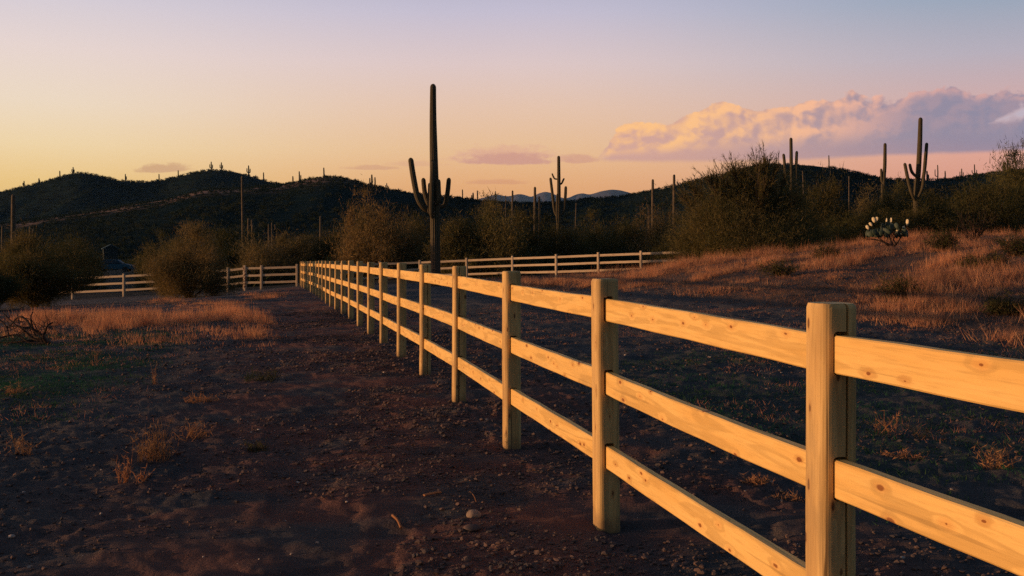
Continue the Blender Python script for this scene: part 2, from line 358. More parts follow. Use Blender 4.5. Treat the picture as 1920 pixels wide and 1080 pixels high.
# ------------------------------------------------------------------ blades and shrubs
def tri_blades(S, D, L, Wd, rng):
    """thin triangles from S along unit D, length L, base width Wd"""
    n = len(S); r = rng.normal(size=(n, 3)); side = np.cross(D, r); side /= np.linalg.norm(side, axis=1, keepdims=True) + 1e-9
    a = S - side * Wd[:, None] / 2; b = S + side * Wd[:, None] / 2; c = S + D * L[:, None]
    V = np.stack([a, b, c], 1).reshape(-1, 3); Fc = np.arange(3 * n).reshape(-1, 3); return V, Fc
def unit(v): return v / (np.linalg.norm(v, axis=-1, keepdims=True) + 1e-9)
def tube(path, rad, seg=6, cap=True):
    path = np.asarray(path, float); n = len(path); rad = np.broadcast_to(rad, (n,))
    T = unit(np.gradient(path, axis=0)); up = np.array([0, 0, 1.]) if abs(T[0][2]) < .9 else np.array([1., 0, 0])
    N = unit(np.cross(T[0], up)); Ns = [N]
    for i in range(1, n):
        N = unit(Ns[-1] - T[i] * np.dot(Ns[-1], T[i])); Ns.append(N)
    Ns = np.array(Ns); B = np.cross(T, Ns); a = np.linspace(0, 2 * np.pi, seg, endpoint=False)
    V = path[:, None] + rad[:, None, None] * (np.cos(a)[None, :, None] * Ns[:, None] + np.sin(a)[None, :, None] * B[:, None])
    V = V.reshape(-1, 3); i = np.arange(n - 1)[:, None] * seg; j = np.arange(seg)[None]; j2 = (j + 1) % seg
    Q = np.stack([i + j, i + j2, i + seg + j2, i + seg + j], -1).reshape(-1, 4)
    return V, [Q]
def curve(p, n=12):
    p = np.asarray(p, float); k = len(p)
    P = np.concatenate([[2 * p[0] - p[1]], p, [2 * p[-1] - p[-2]]]); out = []
    for i in range(k - 1):
        a, b, c, d = P[i:i + 4]
        for t in np.linspace(0, 1, n, endpoint=(i == k - 2)):
            out.append(.5 * ((2 * b) + (c - a) * t + (2 * a - 5 * b + 4 * c - d) * t * t + (3 * b - a - 3 * c + d) * t ** 3))
    return np.array(out)
def shrub(seed, height, radius, nclump, nblade, bl=.34, bw=.022, upness=.5, lump=.3, low=.12, stems=7, wisps=0, flat=0.75):
    """-> (stems V,F) (foliage V,F): a many-stemmed desert shrub or small tree, its base at the origin"""
    rng = np.random.RandomState(seed)
    d = unit(rng.normal(size=(nclump * 4, 3))); d[:, 2] = np.abs(d[:, 2]) * 1.0 - .25 * rng.rand(nclump * 4)
    d = unit(d); a = np.arctan2(d[:, 1], d[:, 0])
    lobe = 1 + lump * (np.sin(a * 2 + rng.rand() * 6) * .5 + np.sin(a * 3 + rng.rand() * 6 + d[:, 2] * 3) * .5) + lump * (rng.rand(len(d)) - .5)
    rr = rng.rand(len(d)) ** .38 * lobe
    C = np.stack([d[:, 0] * rr * radius, d[:, 1] * rr * radius, low * height + (height * (1 - low)) * np.clip(.20 + .80 * d[:, 2] * rr, 0.03, 1.1)], -1)
    keep = fbm(C[:, 0] / max(radius, 1) * 3.2 + 9, C[:, 2] / max(height, 1) * 3.4 + C[:, 1] * .8, 2, seed) > .44
    C = C[keep][:nclump]
    C[:, 2] *= .52 + .95 * fbm(C[:, 0] / (radius * .42) + 31, C[:, 1] / (radius * .42) + 7, 2, seed + 5)
    sz = (.55 + .9 * rng.rand(len(C))) * .26 * min(radius, height) * .55
    idx = np.repeat(np.arange(len(C)), nblade); n = len(idx)
    off = rng.normal(size=(n, 3)) * sz[idx][:, None] * np.array([1, 1, flat])
    S = C[idx] + off; S[:, 2] = np.maximum(S[:, 2], .05)
    out = S - np.array([0, 0, height * .2]); out = unit(out)
    D = unit(out * .45 + np.array([0, 0, upness * .7]) + rng.normal(size=(n, 3)) * .75)
    L = bl * (.5 + rng.rand(n)); Wd = bw * (.6 + .8 * rng.rand(n))
    parts = [tri_blades(S, D, L, Wd, rng)]
    if wisps:
        k = rng.choice(len(C), wisps); top = C[k]; D2 = unit(unit(top - [0, 0, height * .25]) * .6 + np.array([0, 0, .7]) + rng.normal(size=(wisps, 3)) * .22)
        L2 = .9 * (.5 + rng.rand(wisps)) * height * .16
        parts.append(tri_blades(top, D2, L2, np.full(wisps, bw * 1.1), rng))
        m = 10; tt = rng.rand(wisps, m); S3 = (top[:, None] + D2[:, None] * (tt * L2[:, None])[..., None]).reshape(-1, 3)
        D3 = unit(np.repeat(D2, m, 0) + rng.normal(size=(wisps * m, 3)) * .55)
        parts.append(tri_blades(S3, D3, bl * .6 * (.4 + rng.rand(wisps * m)), np.full(wisps * m, bw * .7), rng))
    lv, lf = join([(v, [f]) for v, f in parts])
    st = []
    for k in rng.choice(len(C), min(len(C), stems * 6), replace=False):
        tgt = C[k]; b0 = np.array([rng.normal() * .08 * radius * .5, rng.normal() * .08 * radius * .5, -.15])
        mid = b0 * .6 + tgt * .4 + np.array([0, 0, height * .02]) + rng.normal(size=3) * .05 * radius
        mid[:2] *= .7
        p = curve([b0, mid, tgt], 5); r0 = .018 * height * (.5 + rng.rand() * .8)
        st.append(tube(p, np.linspace(r0, r0 * .15, len(p)), 5))
    return join(st), (lv, lf)
def shrub_thing(name, sh, leafmat, loc, sc=(1, 1, 1), rz=0, label='', cat='bush', group=None, woodname='stems', leafname='foliage'):
    (sv, sf), (lv, lf) = sh
    e = empty(name, loc, rz, label, cat, group); e.scale = sc
    obj(woodname, mesh(woodname, sv, sf, M['bark'], True), e)
    obj(leafname, mesh(leafname, lv, lf, leafmat), e)
    return e

# prototypes: unit height 3 m, unit radius 3 m
PROTO = {}
def proto(kind):
    if kind in PROTO: return PROTO[kind]
    mats = {'olive': 'leaf_olive', 'brown': 'leaf_brown', 'dark': 'leaf_dark'}
    k, v = kind.split('_'); s = {'a': 1, 'b': 2, 'c': 3}[v]
    sh = shrub({'olive': 100, 'brown': 200, 'dark': 300}[k] + s, 3.0, 3.0, 190, 230, bl=.27, bw=.032, wisps=(700 if k != 'dark' else 220), lump=.36 + .07 * s, low=.02)
    (sv, sf), (lv, lf) = sh
    kz = 3.0 / np.percentile(lv[:, 2], 99.3); kr = 3.0 / np.percentile(np.hypot(lv[:, 0], lv[:, 1]), 97)
    for v_ in (lv, sv): v_ *= np.array([kr, kr, kz])
    PROTO[kind] = (mesh('stems', sv, sf, M['bark'], True), mesh('foliage', lv, lf, M[mats[k]]))
    return PROTO[kind]
def bush(px, top, wpx, Y, kind, label, cat='bush', group='bushes behind the fences', name='desert_bush', depth=None, gz=None):
    x = WX(px, Y); z0 = g(x, Y) if gz is None else gz; h = WZ(top, Y) - z0; w = wpx / F * Y / 2
    e = empty(name, (x, Y, z0 - .05), random.uniform(0, 6.28), label, cat, group)
    w *= 1.18; e.scale = (w / 3.0, (w if depth is None else depth) / 3.0, h / 3.0)
    s, f = proto(kind); obj('stems', s, e); obj('foliage', f, e); return e

# row behind the fences, left to right
bush(5, 468, 190, 78, 'dark_a', 'dark bush at the left edge of the photo behind the rail fence')
bush(128, 450, 100, 92, 'dark_b', 'low dark bush left of the blue parked car')
bush(305, 450, 90, 84, 'olive_b', 'olive bush just right of the blue parked car')
bush(430, 432, 130, 80, 'dark_c', 'dark bush under the tallest pole-like saguaro on the left')
bush(528, 443, 150, 76, 'brown_b', 'low wide brown bush behind the short left fence panels')
bush(610, 436, 110, 78, 'dark_b', 'dark bush under the lone short pole saguaro left of the giant one')
bush(668, 412, 90, 76, 'olive_c', 'olive bush leaning on the big round brown bush')
bush(712, 386, 165, 74, 'brown_a', 'big round brown bush left of the giant saguaro')
bush(785, 410, 110, 80, 'dark_a', 'dark bush directly behind the giant saguaro')
bush(905, 382, 185, 72, 'olive_a', 'big round olive bush right of the giant saguaro')
bush(985, 400, 120, 80, 'dark_c', 'dark bush behind the pair of thin saguaros near the middle')
bush(1062, 428, 120, 77, 'dark_a', 'dark bush at the foot of the many-armed middle saguaro')
bush(1135, 412, 120, 82, 'olive_b', 'low olive bush right of the many-armed middle saguaro')
bush(1195, 424, 110, 78, 'dark_b', 'dark low bush behind the right rail fence')
bush(1245, 398, 110, 76, 'brown_c', 'brown bush between the middle and the tall twiggy tree')
bush(1520, 345, 150, 62, 'dark_b', 'tall dark bush right of the tall twiggy tree')
bush(1610, 372, 130, 66, 'brown_a', 'brown bush left of the slim two-part saguaro on the right')
bush(1672, 352, 120, 64, 'olive_c', 'olive bush at the foot of the many-armed right saguaro')
bush(1770, 356, 170, 62, 'dark_a', 'wide dark bush right of the many-armed right saguaro')
bush(1600, 402, 190, 56, 'dark_c', 'dark bush directly behind the prickly pear')
bush(1730, 385, 190, 57, 'dark_b', 'dark bush between the prickly pear and the bare twiggy shrub')
bush(1930, 284, 175, 58, 'olive_b', 'tall olive bush cut by the right edge of the photo')
bush(1862, 350, 160, 56, 'dark_c', 'dark bush below the tall olive bush at the right edge')
bush(1280, 440, 120, 70, 'dark_a', 'dark bush at the left foot of the tall twiggy tree')

# bushes in front of the left fence
def big_shrub(px, top, wpx, Y, seed, mat, label, name, ncl, nbl, **kw):
    x = WX(px, Y); z0 = g(x, Y); h = WZ(top, Y) - z0; w = wpx / F * Y / 2
    sh = shrub(seed, h * .95, w * .92, ncl, nbl, **kw)
    kz = h / np.percentile(sh[1][0][:, 2], 99.3); kr = w / np.percentile(np.abs(sh[1][0][:, 0]), 98)
    for v_ in (sh[0][0], sh[1][0]):
        v_ *= np.array([kr, kr, kz]); tp = (.50 + .50 * ss(.05, .5, v_[:, 2] / h)) if 'tree' in name else (.78 + .22 * ss(0, .4, v_[:, 2] / h)); v_[:, 0] *= tp; v_[:, 1] *= tp
    return shrub_thing(name, sh, M[mat], (x, Y, z0 - .05), label=label, cat='bush' if 'bush' in name else 'tree', woodname='trunk' if 'tree' in name else 'stems', leafname='crown' if 'tree' in name else 'foliage')
big_shrub(66, 446, 200, 41, 11, 'leaf_olive', 'large dark spreading tree in front of the fence at the far left', 'mesquite_tree', 300, 240, bl=.2, bw=.022, low=.10, wisps=900, lump=.35)
big_shrub(-50, 470, 150, 36, 14, 'leaf_dark', 'dark tree cut by the left edge of the photo', 'mesquite_tree', 180, 200, bl=.24, bw=.02, low=.05, wisps=300)
big_shrub(356, 424, 168, 49, 12, 'leaf_brown', 'brown twiggy bush standing in front of the left fence', 'desert_bush', 210, 240, bl=.19, bw=.02, low=.02, wisps=1000, lump=.42, upness=.6)
# the tall twiggy tree on the right: dense below, bare spreading branches on top
def twiggy_tree():
    Y = 50.; x = WX(1405, Y); z0 = g(x, Y); rng = np.random.RandomState(5)
    e = empty('palo_verde_tree', (x, Y, z0 - .1), 0, 'tall twiggy tree with bare spreading top rising above the right hill', 'tree')
    wood, leaf = [], []
    tops = [(-2.9, .3, 3.75), (-2.2, -.6, 4.1), (-1.3, .4, 4.3), (-1.75, -.2, 3.9), (-.3, .2, 4.35), (.4, -.5, 4.8), (1.0, .4, 5.0), (1.45, -.1, 4.7), (.75, .5, 4.6), (-.8, -.4, 4.5), (1.9, .5, 3.9), (2.3, -.3, 3.1), (-3.4, 0, 3.3), (-.1, 1.2, 4.0), (.5, -1.3, 3.9), (-2.6, 1.1, 2.9)]
    top_z = WZ(276, Y) - z0; k0 = top_z / 5.0 * .93
    for tx, ty, tz in tops:
        tgt = np.array([tx, ty, tz * k0]); b0 = np.array([rng.normal() * .1, rng.normal() * .1, -.1])
        mid = b0 * .5 + tgt * .5; mid[:2] *= .75; mid[2] *= .9
        p = curve([b0, mid + rng.normal(size=3) * .12, tgt], 8); wood.append(tube(p, np.linspace(.085, .03, len(p)), 6))
        # fans of long fine twigs near the limb end
        for q in range(64):
            s = p[int(len(p) * (.42 + .57 * rng.rand())) - 1]; dr = unit(unit(tgt - b0) * .8 + rng.normal(size=3) * .42 + np.array([0, 0, .35]))
            ln = .5 + .8 * rng.rand(); tw = np.array([s, s + dr * ln * .5 + rng.normal(size=3) * .03, s + dr * ln])
            wood.append(tube(curve(tw, 3), np.linspace(.02, .009, 6) if len(curve(tw, 3)) == 6 else np.linspace(.02, .009, len(curve(tw, 3))), 3))
            m = 34; tt = rng.rand(m); S = s + dr * ln * tt[:, None] + rng.normal(size=(m, 3)) * .02
            D = unit(dr + rng.normal(size=(m, 3)) * .5); leaf.append(tri_blades(S, D, .10 + .22 * rng.rand(m), np.full(m, .022), rng))
    wv, wf = join(wood); obj('trunk', mesh('trunk', wv, wf, M['bark'], True), e)
    (sv, sf), (lv, lf) = shrub(77, k0 * 3.75, 3.75, 420, 260, bl=.26, bw=.018, upness=.6, lump=.22, low=.0, wisps=900)
    lv = lv * np.array([1, .75, 1]) + np.array([.1, 0, 0])
    leaf.append((lv, lf[0])) ; fs = [(v, [f]) for v, f in leaf]
    for extra in lf[1:]: fs.append((lv, [extra]))
    a, b = join(fs); obj('crown', mesh('crown', a, b, M['leaf_olive']), e)
twiggy_tree()

# scrub that reads as one mass
def scrub_patch(n, fpos, size, tris, mat, name, seed):
    rng = np.random.RandomState(seed); P, s = fpos(n, rng); n = len(P)
    idx = np.repeat(np.arange(n), tris); k = len(idx)
    d = unit(rng.normal(size=(k, 3))); d[:, 2] = np.abs(d[:, 2])
    S = P[idx] + d * (s[idx] * (.25 + .6 * rng.rand(k)))[:, None] * np.array([1, 1, .75])
    D = unit(d * .7 + np.array([0, 0, .5]) + rng.normal(size=(k, 3)) * .45)
    V, Fc = tri_blades(S, D, s[idx] * size[0] * (.5 + rng.rand(k)), s[idx] * size[1] * (.6 + .8 * rng.rand(k)), rng)
    return tag(obj(name, mesh(name, V, [Fc], M[mat])), kind='stuff')
def f_mid(n, rng):
    px = rng.uniform(-250, 2200, n); Y = np.exp(rng.uniform(np.log(72), np.log(330), n)); X = (px - 960) / F * Y
    # leave the clearing with the parked car open
    keep = ~((px > 165) & (px < 275) & (Y < 165)) & ~((px > 1950) & (Y < 100)); px, Y, X = px[keep], Y[keep], X[keep]
    Z = np.where(Y > 185, np.maximum(hill_z('front', px, Y), -.9), G(X, Y)); s = rng.uniform(.7, 2.1, len(X)) * np.where(Y < 160, 1.1, .9)
    return np.stack([X, Y, Z], -1), s
scrub_patch(6500, f_mid, (.34, .05), 110, 'scrub', 'desert_scrub', 3)
def f_hill(which, y0, y1, smin, smax):
    def f(n, rng):
        _, a, yc, b, p0, p1 = HILLS[which]
        px = rng.uniform(max(p0, -300), min(p1, 2250), n); Y = rng.uniform(y0, y1, n) ; X = (px - 960) / F * Y
        keep = fbm(X / 22, Y / 30, 3, 8) > .33; px, Y, X = px[keep], Y[keep], X[keep]
        return np.stack([X, Y, hill_z(which, px, Y) + .1], -1), rng.uniform(smin, smax, len(X)) ** 1.0
    return f
scrub_patch(20000, f_hill('front', 215, 428, .4, 1.25), (.55, .22), 20, 'scrub_far', 'hillside_scrub', 4)
scrub_patch(6500, f_hill('back', 620, 828, .8, 2.2), (.55, .22), 18, 'scrub_far', 'hillside_scrub', 5)

# ------------------------------------------------------------------ saguaros
def ribbed(path, rad, ribs, depth, per=4):
    """fluted column with rounded tip -> V, F, rib attribute"""
    path = np.asarray(path, float); n = len(path)
    cum = np.concatenate([[0], np.cumsum(np.linalg.norm(np.diff(path, axis=0), axis=1))]); Ltot = cum[-1]
    rad = np.interp(cum / Ltot, np.linspace(0, 1, len(rad)), rad)
    tip = rad[-1]; e = np.clip((Ltot - cum) / (tip * 1.3), 0, 1); rad = rad * np.sqrt(1 - (1 - e) ** 2 * .995)
    T = unit(np.gradient(path, axis=0)); N = unit(np.cross(T[0], [0.13, 1, .02])); Ns = [N]
    for i in range(1, n): N = unit(Ns[-1] - T[i] * np.dot(Ns[-1], T[i])); Ns.append(N)
    Ns = np.array(Ns); B = np.cross(T, Ns); seg = ribs * per; a = np.linspace(0, 2 * np.pi, seg, endpoint=False)
    rb = np.abs(np.cos(a * ribs / 2)) ** .8; prof = 1 - depth + depth * rb
    V = path[:, None] + (rad[:, None] * prof[None])[..., None] * (np.cos(a)[None, :, None] * Ns[:, None] + np.sin(a)[None, :, None] * B[:, None])
    V = V.reshape(-1, 3); i = np.arange(n - 1)[:, None] * seg; j = np.arange(seg)[None]; j2 = (j + 1) % seg
    Q = np.stack([i + j, i + j2, i + seg + j2, i + seg + j], -1).reshape(-1, 4)
    att = np.tile(rb ** 4, n); return V, [Q], att
def column(ctrl, rad, ribs, depth, per, dens):
    p = curve(ctrl, 10); seglen = np.concatenate([[0], np.cumsum(np.linalg.norm(np.diff(p, axis=0), axis=1))])
    m = max(10, int(seglen[-1] / dens)); t = np.linspace(0, 1, m) * (seglen[-1] - rad[-1] * 1.3)
    t = np.concatenate([t[:-1], seglen[-1] - rad[-1] * 1.3 * (1 - np.sin(np.linspace(0, 1, 7) * np.pi / 2))])
    q = np.stack([np.interp(t, seglen, p[:, k]) for k in range(3)], -1)
    return ribbed(q, rad, ribs, depth, per)
def saguaro(px, Y, trunk, arms, rtr, rarm, label, gz=None, near=False, name='saguaro_cactus', cat='cactus', group=None):
    """trunk: list of (px,py) from base up; arms: lists of (px,py,dy) with dy metres towards the camera negative"""
    x0 = WX(px, Y); z0 = (g(x0, Y) if gz is None else gz) - .1
    e = empty(name, (x0, Y, z0), 0, label, cat, group)
    ribs, per, dens, dep = (15, 4, .12, .16) if near else (9, 3, .3, .16)
    loc = lambda q: (WX(q[0], Y) - x0, (q[2] if len(q) > 2 else 0), WZ(q[1], Y) - z0)
    c = [(WX(px, Y) - x0, 0, 0)] + [loc(q) for q in trunk]
    V, Fs, a = column(c, rtr, ribs, dep, per, dens); obj('trunk', mesh('trunk', V, Fs, M['saguaro'], True, {'rib': a}), e)
    for k, arm in enumerate(arms):
        r = rarm[k] if isinstance(rarm, list) else rarm
        V, Fs, a = column([loc(q) for q in arm], [r * .72, r * .95, r, r * .98, r * .92], max(8, ribs - 4), dep, per, dens)
        obj('arm', mesh('arm', V, Fs, M['saguaro'], True, {'rib': a}), e)
    return e
saguaro(817, 52, [(816, 440), (814, 330), (812, 230), (812, 157)],
        [[(811, 396, -.1), (797, 392, -.3), (785, 372, -.45), (777, 335, -.45), (771, 297, -.4)],
         [(811, 390, .1), (803, 382, .1), (796, 360, .15), (793, 333, .15)],
         [(818, 388, .3), (833, 384, .4), (838, 362, .4), (841, 332, .4)],
         [(818, 384, -.25), (824, 376, -.4), (823.5, 355, -.42), (823, 337, -.42)],
         [(812, 408, -.25), (810, 398, -.48), (811, 350, -.48), (813, 303, -.42)],
         [(811, 402, -.15), (805, 398, -.36), (805.5, 370, -.38), (806, 344, -.36)]],
        [.26, .25, .25, .245, .22, .20, .175, .155], [.15, .125, .125, .12, .125, .07], 'giant saguaro with six arms, the tallest plant in the picture, behind the long fence', near=True)
saguaro(1047, 95, [(1047, 440), (1048, 380), (1047.5, 292)],
        [[(1044, 405), (1040, 396), (1036, 365), (1032, 333)], [(1046, 336), (1040, 335), (1037, 330), (1035, 325)],
         [(1049, 346), (1053, 344), (1056, 338), (1058, 334)], [(1050, 404), (1057, 396), (1060, 370), (1061, 349)],
         [(1045, 420, -.4), (1043.5, 405, -.5), (1044, 380, -.5), (1044.5, 364, -.5)]],
        [.21, .2, .19, .18, .165, .14], [.135, .08, .09, .14, .10], 'many-armed saguaro in the middle of the photo, right of the giant one', near=True)
saguaro(1484, 84, [(1484, 380), (1483.5, 300), (1483, 258)],
        [[(1480, 345), (1474, 335), (1471.5, 310), (1469, 288)], [(1488, 345), (1493, 335), (1493, 310), (1494, 283)]],
        [.17, .17, .16, .155, .145, .13], .125, 'saguaro with two short upright arms rising over the right hill', gz=1.0)
saguaro(1656, 72, [(1657, 350), (1659, 310), (1659.5, 268)],
        [[(1657, 372, -.2), (1652, 365, -.3), (1651.5, 350, -.3), (1651, 345, -.3)], [(1656, 345), (1653, 338), (1652.5, 325), (1652, 316)]],
        [.15, .14, .14, .13, .125, .11], [.10, .09], 'slim straight saguaro with small left arms, left of the many-armed right one', gz=1.6)
saguaro(1718, 60, [(1718, 372), (1722, 320), (1724.5, 270), (1726, 220)],
        [[(1715, 376, -.1), (1708, 366, -.2), (1700, 340, -.25), (1693, 306, -.25)],
         [(1720, 333, -.1), (1713, 329, -.15), (1707, 321, -.15), (1703.5, 307, -.15)],
         [(1719, 370, -.25), (1725, 352, -.35), (1728, 325, -.35), (1731, 285, -.35)],
         [(1725, 348, .1), (1731, 338, .1), (1735, 315, .1), (1739, 267, .1)]],
        [.19, .18, .165, .15, .14, .12], [.10, .09, .09, .105], 'many-armed saguaro on the right with four curved arms, lit warm at its foot', gz=1.6, near=True)
POLE = 'pole-like saguaros standing among the bushes'
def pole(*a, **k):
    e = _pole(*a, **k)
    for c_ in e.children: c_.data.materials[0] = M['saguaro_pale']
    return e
def _pole(px, top, base, Y, r, label, lean=0, arms=(), ra=.12, **kw):
    gz0 = WZ(base, Y)
    return saguaro(px, Y, [(px + lean * .4, (top + base) / 2), (px + lean, top)], list(arms), [r * .75, r * .75, r * .75, r * .7, r * .6], ra * .75, label, gz=gz0, group=POLE, **kw)
pole(25, 364, 500, 88, .27, 'thick pole-like saguaro near the left edge of the photo')
pole(4, 423, 495, 120, .2, 'short pale pole saguaro at the very left edge', lean=1)
pole(57, 424, 490, 130, .24, 'stubby reddish saguaro just right of the thick left pole saguaro', arms=[[(58, 440), (61, 438), (62, 432), (62, 429)]], ra=.2)
pole(456, 330, 490, 110, .21, 'tallest pole-like saguaro on the left, below the middle hilltop', lean=-2)
pole(466, 409, 490, 115, .2, 'short saguaro with a bent top beside the tallest pole saguaro', arms=[[(467, 425), (472, 422), (472.5, 415), (472, 411)]], ra=.18)
pole(474, 421, 490, 105, .27, 'stout short saguaro right of the tallest pole saguaro')
pole(504, 420, 480, 150, .2, 'small thin saguaro left of its slightly taller twin')
pole(510, 417, 480, 150, .2, 'small saguaro with one arm, right twin of the thin small one', arms=[[(511, 432), (516, 430), (516, 424), (516, 420)]], ra=.16)
pole(601, 405, 480, 125, .2, 'lone short pole saguaro left of the big round brown bush')
pole(961, 357, 460, 170, .25, 'thin dark pole saguaro below the purple mountains')
pole(1003, 350, 460, 125, .25, 'taller dark saguaro of the pair left of the many-armed middle one')
pole(1011, 368, 460, 125, .22, 'shorter dark saguaro of the pair left of the many-armed middle one')
pole(948, 366, 450, 300, .2, 'faint thin saguaro left of the thin dark pole saguaro')
pole(1079, 380, 430, 160, .12, 'very thin pale leaning saguaro right of the many-armed middle one', lean=1.5)
pole(1224, 336, 470, 100, .2, 'pole saguaro standing left of the tall twiggy tree, nearer the middle', lean=0)
pole(1264, 327, 470, 92, .19, 'pole saguaro touching the left edge of the tall twiggy tree')
pole(1217, 386, 460, 96, .26, 'low pale dead saguaro stump at the foot of a pole saguaro')
pole(1508, 320, 400, 130, .12, 'thin pale crooked saguaro on the right hill slope', lean=-3, arms=[])
pole(1592, 330, 430, 140, .13, 'faint thin saguaro standing on the right end of the hill slope')
# skyline saguaros (tiny in the photo)
SKY = 'tiny saguaros along the skyline'
def tiny(px, top, base, which, label, arms=(), w=1.0):
    f, _, yc, _, _, _ = HILLS[which]; Y = yc * .985
    x0 = WX(px, Y); zb = hill_z(which, np.array(float(px)), np.array(Y)); zb = float(zb) - .5
    h = WZ(top, Y) - zb; r = .30 * w * (1 if which == 'front' else 1.7)
    parts = []
    V, Fs, _ = column([(0, 0, 0), (.05 * h * .3, 0, h * .5), (0, 0, h)], [r, r, r, r * .8], 6, .1, 2, h / 9); parts.append((V, Fs))
    for side, z0, z1, dx in arms:
        s = side * dx * h
        V, Fs, _ = column([(0, 0, h * z0), (s * .8, 0, h * (z0 + .03)), (s, 0, h * (z0 + .12)), (s, 0, h * z1)], [r * .6, r * .75, r * .75, r * .6], 6, .1, 2, h / 9); parts.append((V, Fs))
    V, Fs = join(parts); o = obj('saguaro_cactus', mesh('saguaro_cactus', V, Fs, M['saguaro'], True), None, (x0, Y, zb))
    return tag(o, label, 'cactus', SKY)
A1 = [(-1, .35, .75, .14)]; A2 = [(-1, .35, .75, .14), (1, .3, .7, .14)]; AR = [(1, .3, .7, .13)]
for a in [
    (45, 339, 353, 'back', 'tiny saguaro highest up the left edge of the left hilltop slope', A1),
    (73, 334, 345, 'back', 'tiny stubby saguaro second from the left on the skyline', AR, 1.2),
    (112, 320, 332, 'back', 'tiny single-stem saguaro left of the leftmost hilltop', ()),
    (137, 313, 325, 'back', 'tiny two-armed saguaro right beside the leftmost hilltop', A2),
    (235, 326, 341, 'back', 'tiny saguaro at the start of the dip between the two left hilltops', AR),
    (298, 326, 341, 'back', 'tiny saguaro below the small grey cloud streak', ()),
    (334, 319, 334, 'back', 'tiny saguaro on the rise to the middle hilltop', ()),
    (396, 303, 320, 'back', 'left one of two tiny armed saguaros on the middle hilltop', A2),
    (415, 304, 320, 'back', 'right one of two tiny armed saguaros on the middle hilltop', A2),
    (466, 310, 330, 'back', 'tiny saguaro with close upright arms right of the middle hilltop', A2, 1.1),
    (494, 323, 338, 'back', 'tiny saguaro low on the right slope of the middle hilltop', ()),
    (549, 330, 343, 'front', 'tiny short saguaro in the dip before the third left hilltop', ()),
    (561, 321, 341, 'front', 'tiny saguaro on the rise to the third left hilltop', AR),
    (607, 314, 331, 'front', 'tiny single saguaro standing right on the third left hilltop', ()),
    (697, 327, 349, 'front', 'tiny thick saguaro of a pair right of the third left hilltop', A1, 1.2),
    (703, 332, 351, 'front', 'tiny right saguaro of the pair right of the third left hilltop', ()),
    (725, 343, 355, 'front', 'tiny thin saguaro farther down the ridge left of the giant saguaro', A2, .7),
    (867, 355, 372, 'front', 'tiny thin saguaro on the low ridge just right of the giant saguaro', (), .8),
    (887, 361, 374, 'front', 'tiny stubby saguaro second right of the giant saguaro on the ridge', A1, 1.1),
    (895, 357, 375, 'front', 'tiny saguaro third right of the giant saguaro on the ridge', (), .9),
    (929, 358, 378, 'front', 'tiny very thin saguaro before the left end of the purple mountains', (), .7),
    (1554, 291, 313, 'front', 'tiny thin saguaro alone on the right slope of the right hill', (), .8),
    (1758, 309, 338, 'front', 'small spindly saguaro right of the many-armed right saguaro', A1, .8),
    (1738, 320, 338, 'front', 'stubby saguaro touching the right side of the many-armed right saguaro', AR, 1.2),
    (1772, 320, 336, 'front', 'tiny saguaro right of the small spindly one', (), .9),
    (1803, 316, 334, 'front', 'tiny saguaro with a shrubby foot left of the cross-shaped one', A2, .8),
    (1827, 308, 331, 'front', 'tiny cross-shaped saguaro on the right skyline', [(-1, .35, .6, .16), (1, .35, .62, .16)], .8),
    (1882, 303, 324, 'front', 'shorter saguaro of the pair beside the olive bush at the right edge', (), 1.1),
    (1889, 297, 324, 'front', 'taller saguaro of the pair beside the olive bush at the right edge', AR, 1.0)]:
    tiny(*a)

